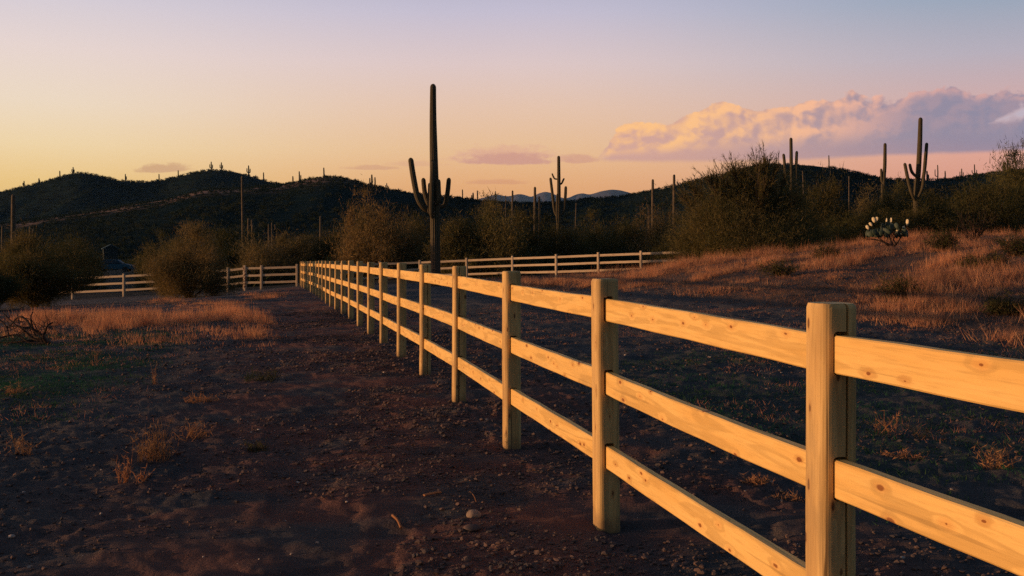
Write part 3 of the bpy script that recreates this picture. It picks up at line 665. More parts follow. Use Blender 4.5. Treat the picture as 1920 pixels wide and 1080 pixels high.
# ------------------------------------------------------------------ fences
def post_mesh(name, side, rad, h, mat, crack=None, seed=0, slots=(), rt=.045, rh=.125):
    rng = random.Random(seed); bm = bmesh.new(); hs = side / 2; pts = []
    for cx, cy, a0 in ((hs - rad, hs - rad, 0), (-hs + rad, hs - rad, 90), (-hs + rad, -hs + rad, 180), (hs - rad, -hs + rad, 270)):
        for k in range(6):
            a = R(a0 + k * 18); pts.append((cx + rad * math.cos(a), cy + rad * math.sin(a)))
        if a0 == 180 and crack is not None:     # open drying crack down the face that looks at the photographer (-y)
            pts += [(crack - .0045, -hs), (crack - .001, -hs + .022), (crack + .0015, -hs + .024), (crack + .0045, -hs)]
    rings = [(-.25, 1.0, 0), (.0, 1.0, 0), (h * .25, 1, 0), (h * .5, 1, 0), (h * .75, 1, 0), (h - .016, 1.0, 0), (h - .007, .965, 0), (h, .90, 0)]
    vs = []
    for i, (z, s, _) in enumerate(rings):
        dx = rng.uniform(-.002, .002); row = []
        for q, (x, y) in enumerate(pts):
            wob = 1 + rng.uniform(-.006, .006); row.append(bm.verts.new((x * s * wob + dx, y * s * wob, z + (0 if i < 5 else rng.uniform(-.001, .001)))))
        vs.append(row)
    n = len(pts)
    for i in range(len(vs) - 1):
        for j in range(n): bm.faces.new((vs[i][j], vs[i][(j + 1) % n], vs[i + 1][(j + 1) % n], vs[i + 1][j]))
    bm.faces.new(vs[-1]); bm.faces.new(vs[0][::-1])
    bmesh.ops.recalc_face_normals(bm, faces=bm.faces)
    me = bpy.data.meshes.new(name); bm.to_mesh(me); bm.free(); me.materials.append(mat)
    if slots:       # routed slots with rounded corners go right through the post
        cb = bmesh.new()
        for zc in slots:
            w, hh, rr = rt / 2 + .006, rh / 2 + .009, .014; ring = []
            for cx, cz, a0 in ((w - rr, hh - rr, 0), (-w + rr, hh - rr, 90), (-w + rr, -hh + rr, 180), (w - rr, -hh + rr, 270)):
                for k in range(4): a = R(a0 + k * 30); ring.append((cx + rr * math.cos(a), zc + cz + rr * math.sin(a)))
            f = [cb.verts.new((x, -.2, z)) for x, z in ring]; b = [cb.verts.new((x, .2, z)) for x, z in ring]
            m = len(ring)
            for j in range(m): cb.faces.new((f[j], f[(j + 1) % m], b[(j + 1) % m], b[j]))
            cb.faces.new(f[::-1]); cb.faces.new(b)
        bmesh.ops.recalc_face_normals(cb, faces=cb.faces)
        cm = bpy.data.meshes.new('cut'); cb.to_mesh(cm); cb.free()
        a = bpy.data.objects.new('tmp_a', me); c = bpy.data.objects.new('tmp_b', cm); COL.objects.link(a); COL.objects.link(c)
        md = a.modifiers.new('b', 'BOOLEAN'); md.operation = 'DIFFERENCE'; md.object = c; md.solver = 'EXACT'
        dg = bpy.context.evaluated_depsgraph_get(); res = bpy.data.meshes.new_from_object(a.evaluated_get(dg))
        bpy.data.objects.remove(a); bpy.data.objects.remove(c); res.name = name; me = res
    return me
def rail_mesh(L, rt, rh, mat, seed=0):
    rng = random.Random(seed); bm = bmesh.new(); n = 13; c = .005; rows = []
    prof = [(-rt / 2 + c, -rh / 2), (rt / 2 - c, -rh / 2), (rt / 2, -rh / 2 + c), (rt / 2, rh / 2 - c), (rt / 2 - c, rh / 2), (-rt / 2 + c, rh / 2), (-rt / 2, rh / 2 - c), (-rt / 2, -rh / 2 + c)]
    ph = rng.uniform(0, 6); bow = rng.uniform(-.006, .004); bw2 = rng.uniform(-.005, .005)
    for i in range(n):
        t = i / (n - 1); dz = bow * 4 * t * (1 - t) + .0012 * math.sin(ph + i * 1.7); dy = bw2 * 4 * t * (1 - t)
        rows.append([bm.verts.new(((t - .5) * L, y + dy, z + dz + rng.uniform(-.0006, .0006))) for y, z in prof])
    for i in range(n - 1):
        for j in range(8): bm.faces.new((rows[i][j], rows[i][(j + 1) % 8], rows[i + 1][(j + 1) % 8], rows[i + 1][j]))
    bm.faces.new(rows[0]); bm.faces.new(rows[-1][::-1]); bmesh.ops.recalc_face_normals(bm, faces=bm.faces)
    me = bpy.data.meshes.new('rail'); bm.to_mesh(me); bm.free(); me.materials.append(mat); return me
def fence(label, pts, H, rails, side, rad, pm, rm, rt=.045, rh=.125, near=0, special=None, gz=None):
    """pts: (x, y, ground z); a post at each, rails between neighbours"""
    e = empty('rail_fence', pts[0][:2] + (pts[0][2],), 0, label, 'fence'); ox, oy, oz = e.location; shared = None
    for i, (x, y, z) in enumerate(pts):
        q = pts[min(i + 1, len(pts) - 1)]; p = pts[max(i - 1, 0)]; ang = math.atan2(q[1] - p[1], q[0] - p[0]) - math.pi / 2
        if i < near:
            cr = {1: .020, 2: None, 4: -.01, 5: .02}.get(i)
            me = post_mesh('post', side, rad, H + random.uniform(-.008, .008), pm, cr, i, rails)
        else:
            shared = shared or post_mesh('post', side, rad, H, pm, None, 99); me = shared
        o = obj('post', me, e, (x - ox, y - oy, z - oz), (random.uniform(-.006, .006), random.uniform(-.006, .006), ang + random.uniform(-.02, .02)))
        if i >= near: o.scale = (1, 1, random.uniform(.99, 1.01))
        if special and i in special:
            o.data = post_mesh('post', side * 1.35, rad * 1.1, H * 1.0, M['post_blotch']); o['label'] = special[i]
    rs_ = None
    for i in range(len(pts) - 1):
        a, b = Vector(pts[i]), Vector(pts[i + 1]); d = b - a; L = d.length
        for zc in rails:
            jz = random.uniform(-.006, .006)
            if i < max(near, 1) + 3: me = rail_mesh(L, rt, rh, rm, i * 7 + int(zc * 10))
            else:
                rs_ = rs_ or rail_mesh(1.0, rt, rh, rm, 5); me = rs_
            c = (a + b) / 2; o = obj('rail', me, e, (c.x - ox, c.y - oy, c.z - oz + zc + jz), (0, -math.asin(d.z / L) + random.uniform(-.0015, .0015), math.atan2(d.y, d.x)))
            if me is rs_: o.scale = (L, 1, 1)
    return e
m, t, b = newmat('blotched_post')
oc = t.node('ShaderNodeTexCoord').outputs['Object']
t.put(b.inputs['Base Color'], t.mix(t.smooth(t.noise(oc, 9, 3, .6), .5, .56), (.48, .36, .25, 1), (.09, .035, .02, 1)))
M['post_blotch'] = m
RAILS = (1.2325, .8225, .4125)
fence('long new pine rail fence running from the right foreground to the distant corner', mainp, 1.40, RAILS, .134, .032, M['post'], M['rail'], near=9)
lp = [(557, 58), (490, 58.2), (459, 58.4), (427, 58.6), (327, 59.3), (232, 60), (136, 61), (39, 62), (-58, 63), (-160, 64)]
lyb = [541, 543, 543.5, 547, 552, 557, 561, 562, 563, 564]
fence('pale weathered rail fence closing the track on the left, partly behind bushes', [(WX(p, Y), Y, CAMZ - (yb - HY) / F * Y) for (p, Y), yb in zip(lp, lyb)],
      1.40, RAILS, .125, .03, M['post_far'], M['rail_far'], special={2: 'thicker post with dark rusty blotches'})
rp = [(566, 60, 495), (640, 61, 493), (712, 61.5, 490), (787, 61.5, 487), (875, 60.5, 483.3), (961, 59, 479.6), (1043, 57, 476.7), (1122, 55.5, 473.3), (1202, 54, 470), (1282, 52.5, 467), (1361, 51, 464), (1440, 49.8, 460.5), (1550, 48.3, 455)]
fence('pale distant rail fence crossing behind the long fence towards the twiggy tree on the right', [(WX(p, Y), Y, WZ(yt, Y) - 1.40) for p, Y, yt in rp],
      1.40, RAILS, .13, .03, M['post_far'], M['rail_far'])

# ------------------------------------------------------------------ grass, weeds, litter
def tufts(P, h, nb, mat, name, seed, spread=.05, w=.006, lean=.35, kind='stuff', parent=None, make=True):
    rng = np.random.RandomState(seed); idx = np.repeat(np.arange(len(P)), nb); k = len(idx)
    S = P[idx] + rng.normal(size=(k, 3)) * np.array([spread, spread, 0]); S[:, 2] -= .01
    D = unit(np.stack([rng.normal(size=k) * lean, rng.normal(size=k) * lean, np.ones(k)], -1))
    V, Fc = tri_blades(S, D, h[idx] * (.45 + .75 * rng.rand(k)), w * (.6 + .8 * rng.rand(k)), rng)
    if not make: return V, Fc
    return tag(obj(name, mesh(name, V, [Fc], M[mat])), kind=kind)
def scatter(n, x0, x1, y0, y1, dens, seed):
    rng = np.random.RandomState(seed); x = rng.uniform(x0, x1, n); y = rng.uniform(y0, y1, n)
    k = rng.rand(n) < dens(x, y); x, y = x[k], y[k]
    return np.stack([x, y, G(x, y) + micro(x, y)], -1), rng
def bank_pat(x, y): a = x * .80 + y * .60; b = -x * .60 + y * .80; return fbm(a / 4.2 + 5, b / 1.25, 4, 61)
def clump(x, y): return ss(.38, .60, fbm(x / .75, y / .6, 3, 66))
def dens_bank(x, y): return bank_mask(x, y) * (.12 + .88 * clump(x, y)) * ss(.40, .58, bank_pat(x, y)) * np.clip(30 / y, 0, 1)
P, rng = scatter(125000, -3, 36, 11, 56, dens_bank, 1)
hh = (.5 + .75 * clump(P[:, 0], P[:, 1])) * (.10 + .30 * ss(.42, .68, bank_pat(P[:, 0], P[:, 1]))) * (.5 + .8 * rng.rand(len(P)))
tufts(P, hh, 8, 'grass_dry', 'dry_grass', 2, spread=.07, w=.011, lean=.45)
def dens_low(x, y): return bank_mask(x, y) * (.25 + .75 * ss(.40, .55, fbm(x / 1.4, y / 1.1, 3, 63)))
P, rng = scatter(60000, -4, 34, 10, 56, dens_low, 11)
tufts(P, .05 + .10 * rng.rand(len(P)), 6, 'grass_low', 'low_dry_grass', 12, spread=.09, w=.012, lean=.9)
def dens_patch(x, y): return patch_mask(x, y) * (.35 + .65 * ss(.40, .56, fbm(x / .8, y / .8, 3, 71)))
P, rng = scatter(36000, -18, -3, 15, 45, dens_patch, 3)
hh = (.07 + .27 * np.clip(patch_mask(P[:, 0], P[:, 1]), 0, 1)) * (.5 + .8 * rng.rand(len(P)))
tufts(P, hh, 9, 'grass_dry', 'dry_grass', 4, spread=.07, w=.010, lean=.3)
def dens_thin(x, y):
    fx = -.215 * (y - 4); off = np.abs(x - fx - .2); return ss(.48, .68, fbm(x / 1.1, y / 1.1, 4, 81)) * ss(1.6, 4.5, off) * (.25 + .75 * ss(6, 10, y))
P, rng = scatter(46000, -20, 16, 4.5, 30, dens_thin, 5)
tufts(P, .03 + .07 * rng.rand(len(P)), 6, 'grass_dry', 'dry_grass', 6, spread=.06, w=.004, lean=.9)
def dens_green(x, y):
    fx = -.215 * (y - 4); L = (1 - ss(-3.6, -2.4, x - fx)) * ss(8, 11.5, y) * (1 - ss(18, 22, y)); Rr = ss(2.2, 3.2, x - fx) * ss(4.5, 6.5, y) * (1 - ss(13, 18, y)) * .45
    return (L + Rr) * ss(.32, .54, fbm(x / 1.4, y / 1.2, 3, 91))
P, rng = scatter(130000, -18, 14, 4.5, 22, dens_green, 7)
tufts(P, .028 + .045 * rng.rand(len(P)), 6, 'grass_green', 'green_grass', 8, spread=.06, w=.008, lean=.8)

def weed(px, py, hpx, wpx, label, n=34, mat='weed', seed=0, lean=.3, name='dry_weed', group=None):
    Y = CAMZ * F / (py - HY)
    for _ in range(6): Y = (CAMZ - g(WX(px, Y), Y)) * F / (py - HY)
    x = WX(px, Y); z = float(G(x, Y) + micro(np.array(x), np.array(Y))); h = hpx / F * Y; w = wpx / F * Y / 2
    rng = np.random.RandomState(seed + int(px)); parts = []
    for k in range(n):
        b = np.array([float(np.clip(rng.normal(), -1.2, 1.2)) * w * .45, rng.normal() * w * .3, -.01]); ln = h * (.35 + .7 * rng.rand())
        d = unit(np.array([rng.normal() * lean, rng.normal() * lean, 1.])); p = curve([b, b + d * ln * .5 + rng.normal(size=3) * .01, b + d * ln + rng.normal(size=3) * .02], 3)
        parts.append(tube(p, np.linspace(.0028, .0009, len(p)), 3))
        for q in range(7):
            s = p[rng.randint(2, len(p))]; dd = unit(d * .6 + rng.normal(size=3) * .7); V, Fc = tri_blades(s[None], dd[None], np.array([.02 + .04 * rng.rand()]), np.array([.006]), rng); parts.append((V, [Fc]))
    tri = []; quad = []; Vs = []; n0 = 0
    for V, fs in parts:
        Vs.append(V)
        for f in fs: (quad if f.shape[1] == 4 else tri).append(f + n0)
        n0 += len(V)
    Fs = [np.concatenate(x_) for x_ in (quad, tri) if x_]
    return tag(obj(name, mesh(name, np.concatenate(Vs), Fs, M[mat]), None, (x, Y, z)), label, 'weed', group)
weed(290, 862, 70, 90, 'largest tuft of dry reddish weeds in the dark left foreground', 60)
weed(230, 905, 70, 30, 'thin dry weed stalks just below the largest weed tuft', 14)
weed(265, 908, 45, 24, 'small dry stalks right of the thin weed stalks', 8)
weed(365, 820, 40, 70, 'low dry weed tuft right of the largest one', 26, lean=.8)
weed(45, 855, 50, 50, 'dry weed with green foot near the left edge', 22, lean=.5)
weed(490, 712, 28, 90, 'wide grey-green grass tuft beside the dirt track', 70, mat='tuft', lean=.7, name='grass_tuft')
weed(175, 682, 50, 24, 'single tall dry stalk in the green patch behind the foreground', 7, lean=.2)
weed(288, 722, 45, 22, 'dry stalks rising from the green patch, left of the dirt track', 8, lean=.2)
weed(478, 836, 14, 70, 'low green-yellow tuft on the bare dirt', 50, mat='tuft', lean=1.2, name='grass_tuft')
weed(380, 752, 14, 90, 'low dry yellow tuft behind the low weed tufts', 50, lean=1.1)
weed(25, 740, 26, 50, 'low dry tuft at the left edge above the dry weed', 30, lean=.7)
weed(1870, 880, 65, 80, 'tall dry weed seen below the top rail at the right edge', 34, lean=.5)
weed(1725, 820, 35, 40, 'small upright dry weed seen between the top and middle rails', 18, lean=.3)
weed(1660, 810, 55, 60, 'spindly dry weed just right of the nearest post', 14, lean=.5)
weed(1690, 858, 18, 110, 'flattened heap of dry straw right of the nearest post', 46, lean=2.2)
weed(1420, 905, 14, 70, 'flattened dry tuft seen between the middle and bottom rails', 40, lean=2.0)
weed(1480, 930, 14, 60, 'flattened straw left of the nearest post', 26, lean=2.2)
weed(1840, 1000, 26, 60, 'dry straw low in the right corner below the middle rail', 22, lean=1.6)

def rocks(n, fx, smin, smax, mat, name, seed):
    rng = np.random.RandomState(seed); bm = bmesh.new(); bmesh.ops.create_icosphere(bm, subdivisions=1, radius=1); bm.verts.ensure_lookup_table()
    bv = np.array([v.co[:] for v in bm.verts]); bf = np.array([[v.index for v in f.verts] for f in bm.faces]); bm.free()
    P = fx(n, rng); n = len(P); s = smin * (smax / smin) ** (rng.rand(n) ** 2.4) * (1 + np.clip(P[:, 1] - 6, 0, 14) * .06)
    V = bv[None] * (1 + 1.0 * (rng.rand(n, len(bv), 1) - .5)) * (s[:, None, None] * np.stack([.8 + .5 * rng.rand(n), .8 + .5 * rng.rand(n), .5 + .3 * rng.rand(n)], -1)[:, None])
    V = (V + P[:, None] + np.array([0, 0, 1])[None, None] * s[:, None, None] * .2).reshape(-1, 3)
    Fc = (bf[None] + np.arange(n)[:, None, None] * len(bv)).reshape(-1, 3)
    return tag(obj(name, mesh(name, V, [Fc], M[mat])), kind='stuff')
def f_clod(n, rng):
    y = 3.4 + 26 * rng.rand(n) ** 1.35; fx = -.215 * (y - 4) + 1.0
    x = np.where(rng.rand(n) < .45, fx + rng.normal(size=n) * .9 - .6, rng.uniform(-1, 1, n) * (y * .58)); 
    keep = fbm(x / 1.3, y / 1.0, 4, 15) + .14 * rng.rand(n) > .52; x, y = x[keep], y[keep]
    return np.stack([x, y, G(x, y) + micro(x, y)], -1)
rocks(130000, f_clod, .0025, .018, 'clod', 'loose_dirt_clods', 3)
def f_peb(n, rng):
    y = 4 + 20 * rng.rand(n) ** 1.4; x = rng.uniform(-.56, .56, n) * y; return np.stack([x, y, G(x, y) + micro(x, y)], -1)
rocks(420, f_peb, .004, .013, 'pebble', 'scattered_pebbles', 4)
def on_ground(px, py):
    Y = CAMZ * F / (py - HY); x = WX(px, Y); return x, Y, float(G(x, Y) + micro(np.array(x), np.array(Y)))
def rock(px, py, wpx, label, mat='stone', sq=.7, seed=0, name='rock', cat='rock'):
    x, y, z = on_ground(px, py); r = wpx / F * y / 2; bm = bmesh.new(); bmesh.ops.create_icosphere(bm, subdivisions=3, radius=r)
    rng = random.Random(seed); o_ = rng.random() * 10
    for v in bm.verts:
        p = v.co / r; k = 1 + .35 * (float(fbm(np.array(p.x * 1.6 + o_), np.array(p.y * 1.6 + p.z), 3, seed)) - .5); v.co = Vector((v.co.x * k, v.co.y * k, v.co.z * k * sq))
    me = bpy.data.meshes.new(name); bm.to_mesh(me); bm.free(); me.materials.append(M[mat])
    me.polygons.foreach_set('use_smooth', [True] * len(me.polygons))
    return tag(obj(name, me, None, (x, y, z + r * sq * .45), (0, 0, seed)), label, cat)
rock(888, 975, 28, 'rounded pale rock on the dirt near the bottom middle of the photo', seed=3)
rock(886, 1000, 34, 'flat reddish stone just below the rounded rock', 'clod', .35, 4)
rock(22, 1008, 12, 'small whitish stone at the bottom left edge', 'pebble', .6, 5)
rock(720, 882, 10, 'small reddish stone on the track above the stick', 'clod', .7, 6)
def stick(a, b, r, label, name='stick', mat='weed', flat=1.0):
    x0, y0, z0 = on_ground(*a); x1, y1, z1 = on_ground(*b); p = curve([(0, 0, .01), ((x1 - x0) * .5 + .005, (y1 - y0) * .5, (z1 - z0) / 2 + .018), (x1 - x0, y1 - y0, z1 - z0 + .012)], 5)
    V, Fs = tube(p, np.full(len(p), r), 6); V[:, 2] = (V[:, 2] - .01) * flat + .012
    n = len(V); Fs = [Fs[0], np.array([[0, 1, 2, 3], [0, 3, 4, 5]]), np.array([[n - 6, n - 5, n - 4, n - 3], [n - 6, n - 3, n - 2, n - 1]])]
    return tag(obj(name, mesh(name, V, Fs, M[mat]), None, (x0, y0, z0)), label, 'stick')
stick((736, 975), (752, 993), .008, 'short broken dry stick on the dark dirt left of the rounded rock')
stick((795, 938), (826, 931), .013, 'flat pale wood chip on the dirt track above the rounded rock', 'wood_chip', 'weed', .5)
stick((880, 925), (893, 950), .0025, 'thin dry twig standing above the rounded rock')

# ------------------------------------------------------------------ dead branches, prickly pear, bare shrubs
def dead_branches():
    Y = 17.8; sx = lambda q: q[0] / 4.5; sy = lambda q: 440 + q[1] / 4.5
    e = empty('fallen_branches', (WX(60, Y), Y, g(WX(60, Y), Y)), 0, 'tangle of dark dead branches arching on the ground at the left edge', 'branches'); ox, oy, oz = e.location
    rng = np.random.RandomState(3)
    arcs = [([(400, 930), (330, 850), (250, 790), (180, 735), (110, 700), (50, 720), (-20, 790)], .030),
            ([(400, 925), (380, 860), (400, 810), (440, 765), (480, 735)], .026),
            ([(420, 930), (300, 870), (262, 790), (252, 700), (236, 660)], .022),
            ([(400, 930), (270, 880), (160, 800), (60, 780), (-40, 800)], .026),
            ([(400, 935), (250, 915), (120, 850), (0, 870), (-60, 900)], .022),
            ([(330, 870), (200, 850), (110, 790), (60, 850)], .016),
            ([(250, 790), (150, 770), (60, 700), (10, 640)], .015),
            ([(380, 900), (330, 800), (270, 720), (200, 690)], .013),
            ([(300, 900), (200, 900), (90, 920), (-20, 960)], .02),
            ([(350, 880), (370, 800), (350, 740)], .010), ([(150, 740), (100, 650), (120, 610)], .010), ([(200, 800), (130, 860), (90, 930)], .011),
            ([(-60, 700), (20, 720), (90, 790), (130, 900)], .018), ([(60, 770), (40, 840), (70, 930)], .010)]
    for pts, r in arcs:
        dy = rng.normal() * .25; p = [(WX(sx(q), Y) - ox, dy * (k / (len(pts) - 1)) + rng.normal() * .04, max(WZ(sy(q), Y) - oz, .01)) for k, q in enumerate(pts)]
        c = curve(p, 6); V, Fs = tube(c, np.linspace(r, r * .45, len(c)) * (1 + .1 * rng.normal(size=len(c))), 7); obj('branch', mesh('branch', V, Fs, M['deadwood'], True), e)
    parts = []
    for k in range(90):
        b = np.array([WX(rng.uniform(-10, 100), Y) - ox, rng.normal() * .3, rng.uniform(.02, .4)]); d = unit(rng.normal(size=3) + [0, 0, .5]); p = curve([b, b + d * .12 + rng.normal(size=3) * .02, b + d * (.2 + .3 * rng.rand())], 3)
        parts.append(tube(p, np.linspace(.006, .002, len(p)), 4))
    V, Fs = join(parts); obj('twigs', mesh('twigs', V, Fs, M['deadwood']), e)
dead_branches()
def prickly_pear():
    Y = 36.5; x0 = WX(1660, Y); z0 = g(x0, Y)
    e = empty('prickly_pear_cactus', (x0, Y, z0), 0, 'prickly pear cactus with pads painted pale as if sunlit on the crest of the grassy bank', 'cactus')
    rng = np.random.RandomState(8); zc = WZ(458, Y) - z0
    def pad(px, py, w, h, rot, pale, dy=0.0):
        bm = bmesh.new(); bmesh.ops.create_uvsphere(bm, u_segments=14, v_segments=10, radius=1)
        for v in bm.verts:
            k = 1 + .22 * v.co.z; v.co = Vector((v.co.x * w / 2 * k, v.co.y * .022, v.co.z * h / 2))
        me = bpy.data.meshes.new('pad'); bm.to_mesh(me); bm.free(); me.materials.append(M['pad_sun_tint' if pale else 'pad']); me.polygons.foreach_set('use_smooth', [True] * len(me.polygons))
        o = obj('pad', me, e, (WX(px, Y) - x0, dy, WZ(py, Y) - z0), (0, rot, rng.uniform(-1.1, -.4) if pale else rng.uniform(-.9, .9)))
        if pale: o['label'] = 'pad painted pale cream as if sunlit'
    q = lambda a, b: (1580 + a / 4.909, 380 + b / 4.909)
    for a, b, w, h, r in [(215, 228, 24, 38, -.5), (245, 200, 22, 36, -.7), (272, 160, 26, 46, -.3), (298, 155, 26, 42, .2), (390, 165, 16, 40, 0), (430, 168, 22, 50, .1), (580, 182, 26, 52, .05), (550, 235, 22, 38, -.5), (485, 265, 16, 26, .2), (442, 213, 14, 20, .3), (500, 252, 12, 18, 0), (570, 262, 14, 18, -.3)]:
        px, py = q(a, b); pad(px, py, w / 4.909 / F * Y * 1.15, h / 4.909 / F * Y * 1.15, r, True, -.15)
    for k in range(58):
        a = rng.uniform(235, 570); b = 300 - 100 * math.sin(math.pi * (a - 215) / 380) * rng.rand(); px, py = q(a, b)
        pad(px, py, .14 + .05 * rng.rand(), .2 + .06 * rng.rand(), rng.normal() * .5, False, rng.normal() * .22)
    parts = []
    for pts in [[(470, 400), (380, 370), (300, 340), (215, 335)], [(430, 400), (360, 350), (310, 290), (230, 240)], [(460, 400), (430, 320), (420, 250)], [(480, 400), (520, 330), (560, 260)], [(500, 390), (480, 340), (490, 290)]]:
        p = [(WX(q(*s)[0], Y) - x0, rng.normal() * .08, max(WZ(q(*s)[1], Y) - z0, -.05)) for s in pts]; c = curve(p, 5); parts.append(tube(c, np.linspace(.035, .018, len(c)), 6))
    V, Fs = join(parts); obj('stems', mesh('stems', V, Fs, M['deadwood'], True), e)
prickly_pear()
def bare_shrub(px, base, top, wpx, Y, label, n, seed, leafy=0, name='bare_shrub', leafmat='leaf_dark', r=.014):
    x0 = WX(px, Y); z0 = g(x0, Y); h = WZ(top, Y) - z0; w = wpx / F * Y / 2; rng = np.random.RandomState(seed)
    e = empty(name, (x0, Y, z0), 0, label, 'shrub'); parts, lv = [], []
    for k in range(n):
        b = np.array([rng.normal() * .06, rng.normal() * .06, -.05]); t_ = np.array([rng.uniform(-1, 1) * w, rng.uniform(-1, 1) * w * .7, h * (.45 + .55 * rng.rand())]); mid = (b + t_) / 2 + rng.normal(size=3) * .08; mid[2] *= .85
        p = curve([b, mid, t_], 5); parts.append(tube(p, np.linspace(r, r * .3, len(p)), 5))
        for q in range(6):
            s = p[rng.randint(3, len(p))]; d = unit(unit(t_) + rng.normal(size=3) * .6); c = curve([s, s + d * .12, s + d * (.2 + .2 * rng.rand()) + rng.normal(size=3) * .03], 3); parts.append(tube(c, np.linspace(r * .45, r * .15, len(c)), 3))
            if leafy:
                S = c[rng.randint(0, len(c), leafy)] + rng.normal(size=(leafy, 3)) * .05; lv.append(tri_blades(S, unit(rng.normal(size=(leafy, 3)) + [0, 0, .5]), .05 + .08 * rng.rand(leafy), np.full(leafy, .018), rng))
    V, Fs = join(parts); obj('stems', mesh('stems', V, Fs, M['deadwood'], True), e)
    if lv: V, Fs = join([(a, [b]) for a, b in lv]); obj('foliage', mesh('foliage', V, Fs, M[leafmat]), e)
bare_shrub(1828, 450, 392, 70, 37, 'bare twiggy shrub on the bank crest right of the prickly pear', 26, 1, 3)
bare_shrub(1770, 462, 436, 56, 34, 'small dark leafy shrub between the prickly pear and the bare shrub', 26, 2, 16)
bare_shrub(1550, 495, 468, 40, 36, 'small dark shrub in the orange grass left of the prickly pear', 20, 3, 12)
bare_shrub(1840, 520, 485, 80, 29, 'low dark green shrub in a hollow of the grassy bank at the right', 30, 4, 14)
bare_shrub(1690, 565, 530, 90, 24, 'low dark green shrub in the middle of the orange grassy bank', 30, 5, 14)
bare_shrub(1885, 600, 572, 70, 21, 'low dark shrub near the right edge in the lower part of the grassy bank', 26, 6, 14)
bare_shrub(1462, 520, 500, 60, 31, 'low dark shrub on the left part of the grassy bank', 24, 7, 12)
bare_shrub(1905, 478, 446, 60, 31, 'dark shrub on the bank crest at the right edge of the photo', 26, 8, 14)

# ------------------------------------------------------------------ parked car and shed in the clearing
def parked_car():
    Y = 118.; x0 = WX(215, Y); z0 = WZ(510, Y)
    e = empty('parked_car', (x0, Y, z0), R(8), 'small blue parked car half hidden behind the left fence and bushes', 'car')
    def prism(name, prof, w, mat, parent, y0=0, inset=0.0):
        bm = bmesh.new(); a = [bm.verts.new((x, y0 - w / 2, z)) for x, z in prof]; b = [bm.verts.new((x, y0 + w / 2, z)) for x, z in prof]; n = len(prof)
        for i in range(n): bm.faces.new((a[i], a[(i + 1) % n], b[(i + 1) % n], b[i]))
        bm.faces.new(a[::-1]); bm.faces.new(b)
        if inset:
            for v in bm.verts:
                if v.co.z > .9: v.co.y *= 1 - inset
        bmesh.ops.recalc_face_normals(bm, faces=bm.faces); bmesh.ops.bevel(bm, geom=bm.edges[:], offset=.03, segments=2, affect='EDGES')
        me = bpy.data.meshes.new(name); bm.to_mesh(me); bm.free(); me.materials.append(M[mat]); return obj(name, me, parent)
    prism('body', [(-2.15, .35), (2.1, .35), (2.15, .75), (1.2, .95), (-1.9, .98), (-2.15, .8)], 1.72, 'carpaint', e)
    prism('roof', [(-1.6, .975), (1.0, .975), (.45, 1.43), (-1.15, 1.45)], 1.6, 'carpaint', e, 0, .14)
    prism('windshield', [(.62, 1.0), (1.03, 1.0), (.50, 1.38), (.46, 1.38)], 1.36, 'glass', e)
    for s in (-1, 1): prism('side_window', [(-1.3, 1.02), (.7, 1.02), (.38, 1.36), (-1.05, 1.38)], .03, 'glass', e, s * .755)
    for sx in (-1.35, 1.35):
        for sy in (-.8, .8):
            bm = bmesh.new(); bmesh.ops.create_cone(bm, cap_ends=True, segments=24, radius1=.32, radius2=.32, depth=.2, matrix=Matrix.Rotation(R(90), 4, 'X')); bmesh.ops.bevel(bm, geom=bm.edges[:], offset=.02, segments=1, affect='EDGES')
            me = bpy.data.meshes.new('wheel'); bm.to_mesh(me); bm.free(); me.materials.append(M['rubber']); obj('wheel', me, e, (sx, sy, .32))
parked_car()
def shed():
    Y = 150.; x0 = WX(207, Y); z0 = -.9; e = empty('garden_shed', (x0, Y, z0), R(25), 'small shed with a pale sloping roof behind the parked car', 'shed'); top = WZ(459, Y) - z0
    bm = bmesh.new(); w, d, h = 2.0, 1.8, top - .55; prof = [(-w / 2, 0), (w / 2, 0), (w / 2, h), (0, h + .5), (-w / 2, h)]
    a = [bm.verts.new((x, -d / 2, z)) for x, z in prof]; b = [bm.verts.new((x, d / 2, z)) for x, z in prof]
    for i in range(5): bm.faces.new((a[i], a[(i + 1) % 5], b[(i + 1) % 5], b[i]))
    bm.faces.new(a[::-1]); bm.faces.new(b); bmesh.ops.recalc_face_normals(bm, faces=bm.faces); me = bpy.data.meshes.new('wall'); bm.to_mesh(me); bm.free(); me.materials.append(M['shedwall']); obj('wall', me, e)
    bm = bmesh.new()
    prof = [(-w / 2 - .2, h - .08), (0, h + .53), (w / 2 + .2, h - .08), (w / 2 + .2, h), (0, h + .61), (-w / 2 - .2, h)]
    a = [bm.verts.new((x, -d / 2 - .15, z)) for x, z in prof]; b = [bm.verts.new((x, d / 2 + .15, z)) for x, z in prof]
    for i in range(6): bm.faces.new((a[i], a[(i + 1) % 6], b[(i + 1) % 6], b[i]))
    bm.faces.new(a[::-1]); bm.faces.new(b); bmesh.ops.recalc_face_normals(bm, faces=bm.faces); me = bpy.data.meshes.new('roof'); bm.to_mesh(me); bm.free(); me.materials.append(M['shedroof']); obj('roof', me, e)
shed()

# ------------------------------------------------------------------ haze
HAZE = .000028
hm = bpy.data.materials.new('haze_air'); hm.use_nodes = True; nt = hm.node_tree; nt.nodes.clear(); t = NT(nt)
pv = t.node('ShaderNodeVolumePrincipled', {'Color': (.34, .60, 1.0, 1), 'Density': HAZE, 'Anisotropy': .1}); out = nt.nodes.new('ShaderNodeOutputMaterial'); nt.links.new(pv.outputs[0], out.inputs['Volume'])
bm = bmesh.new(); bmesh.ops.create_cube(bm, size=1); me = bpy.data.meshes.new('haze'); bm.to_mesh(me); bm.free(); me.materials.append(hm)
hz = obj('haze', me, None, (0, 0, 290)); hz.scale = (24000, 24000, 600); tag(hz, kind='stuff')

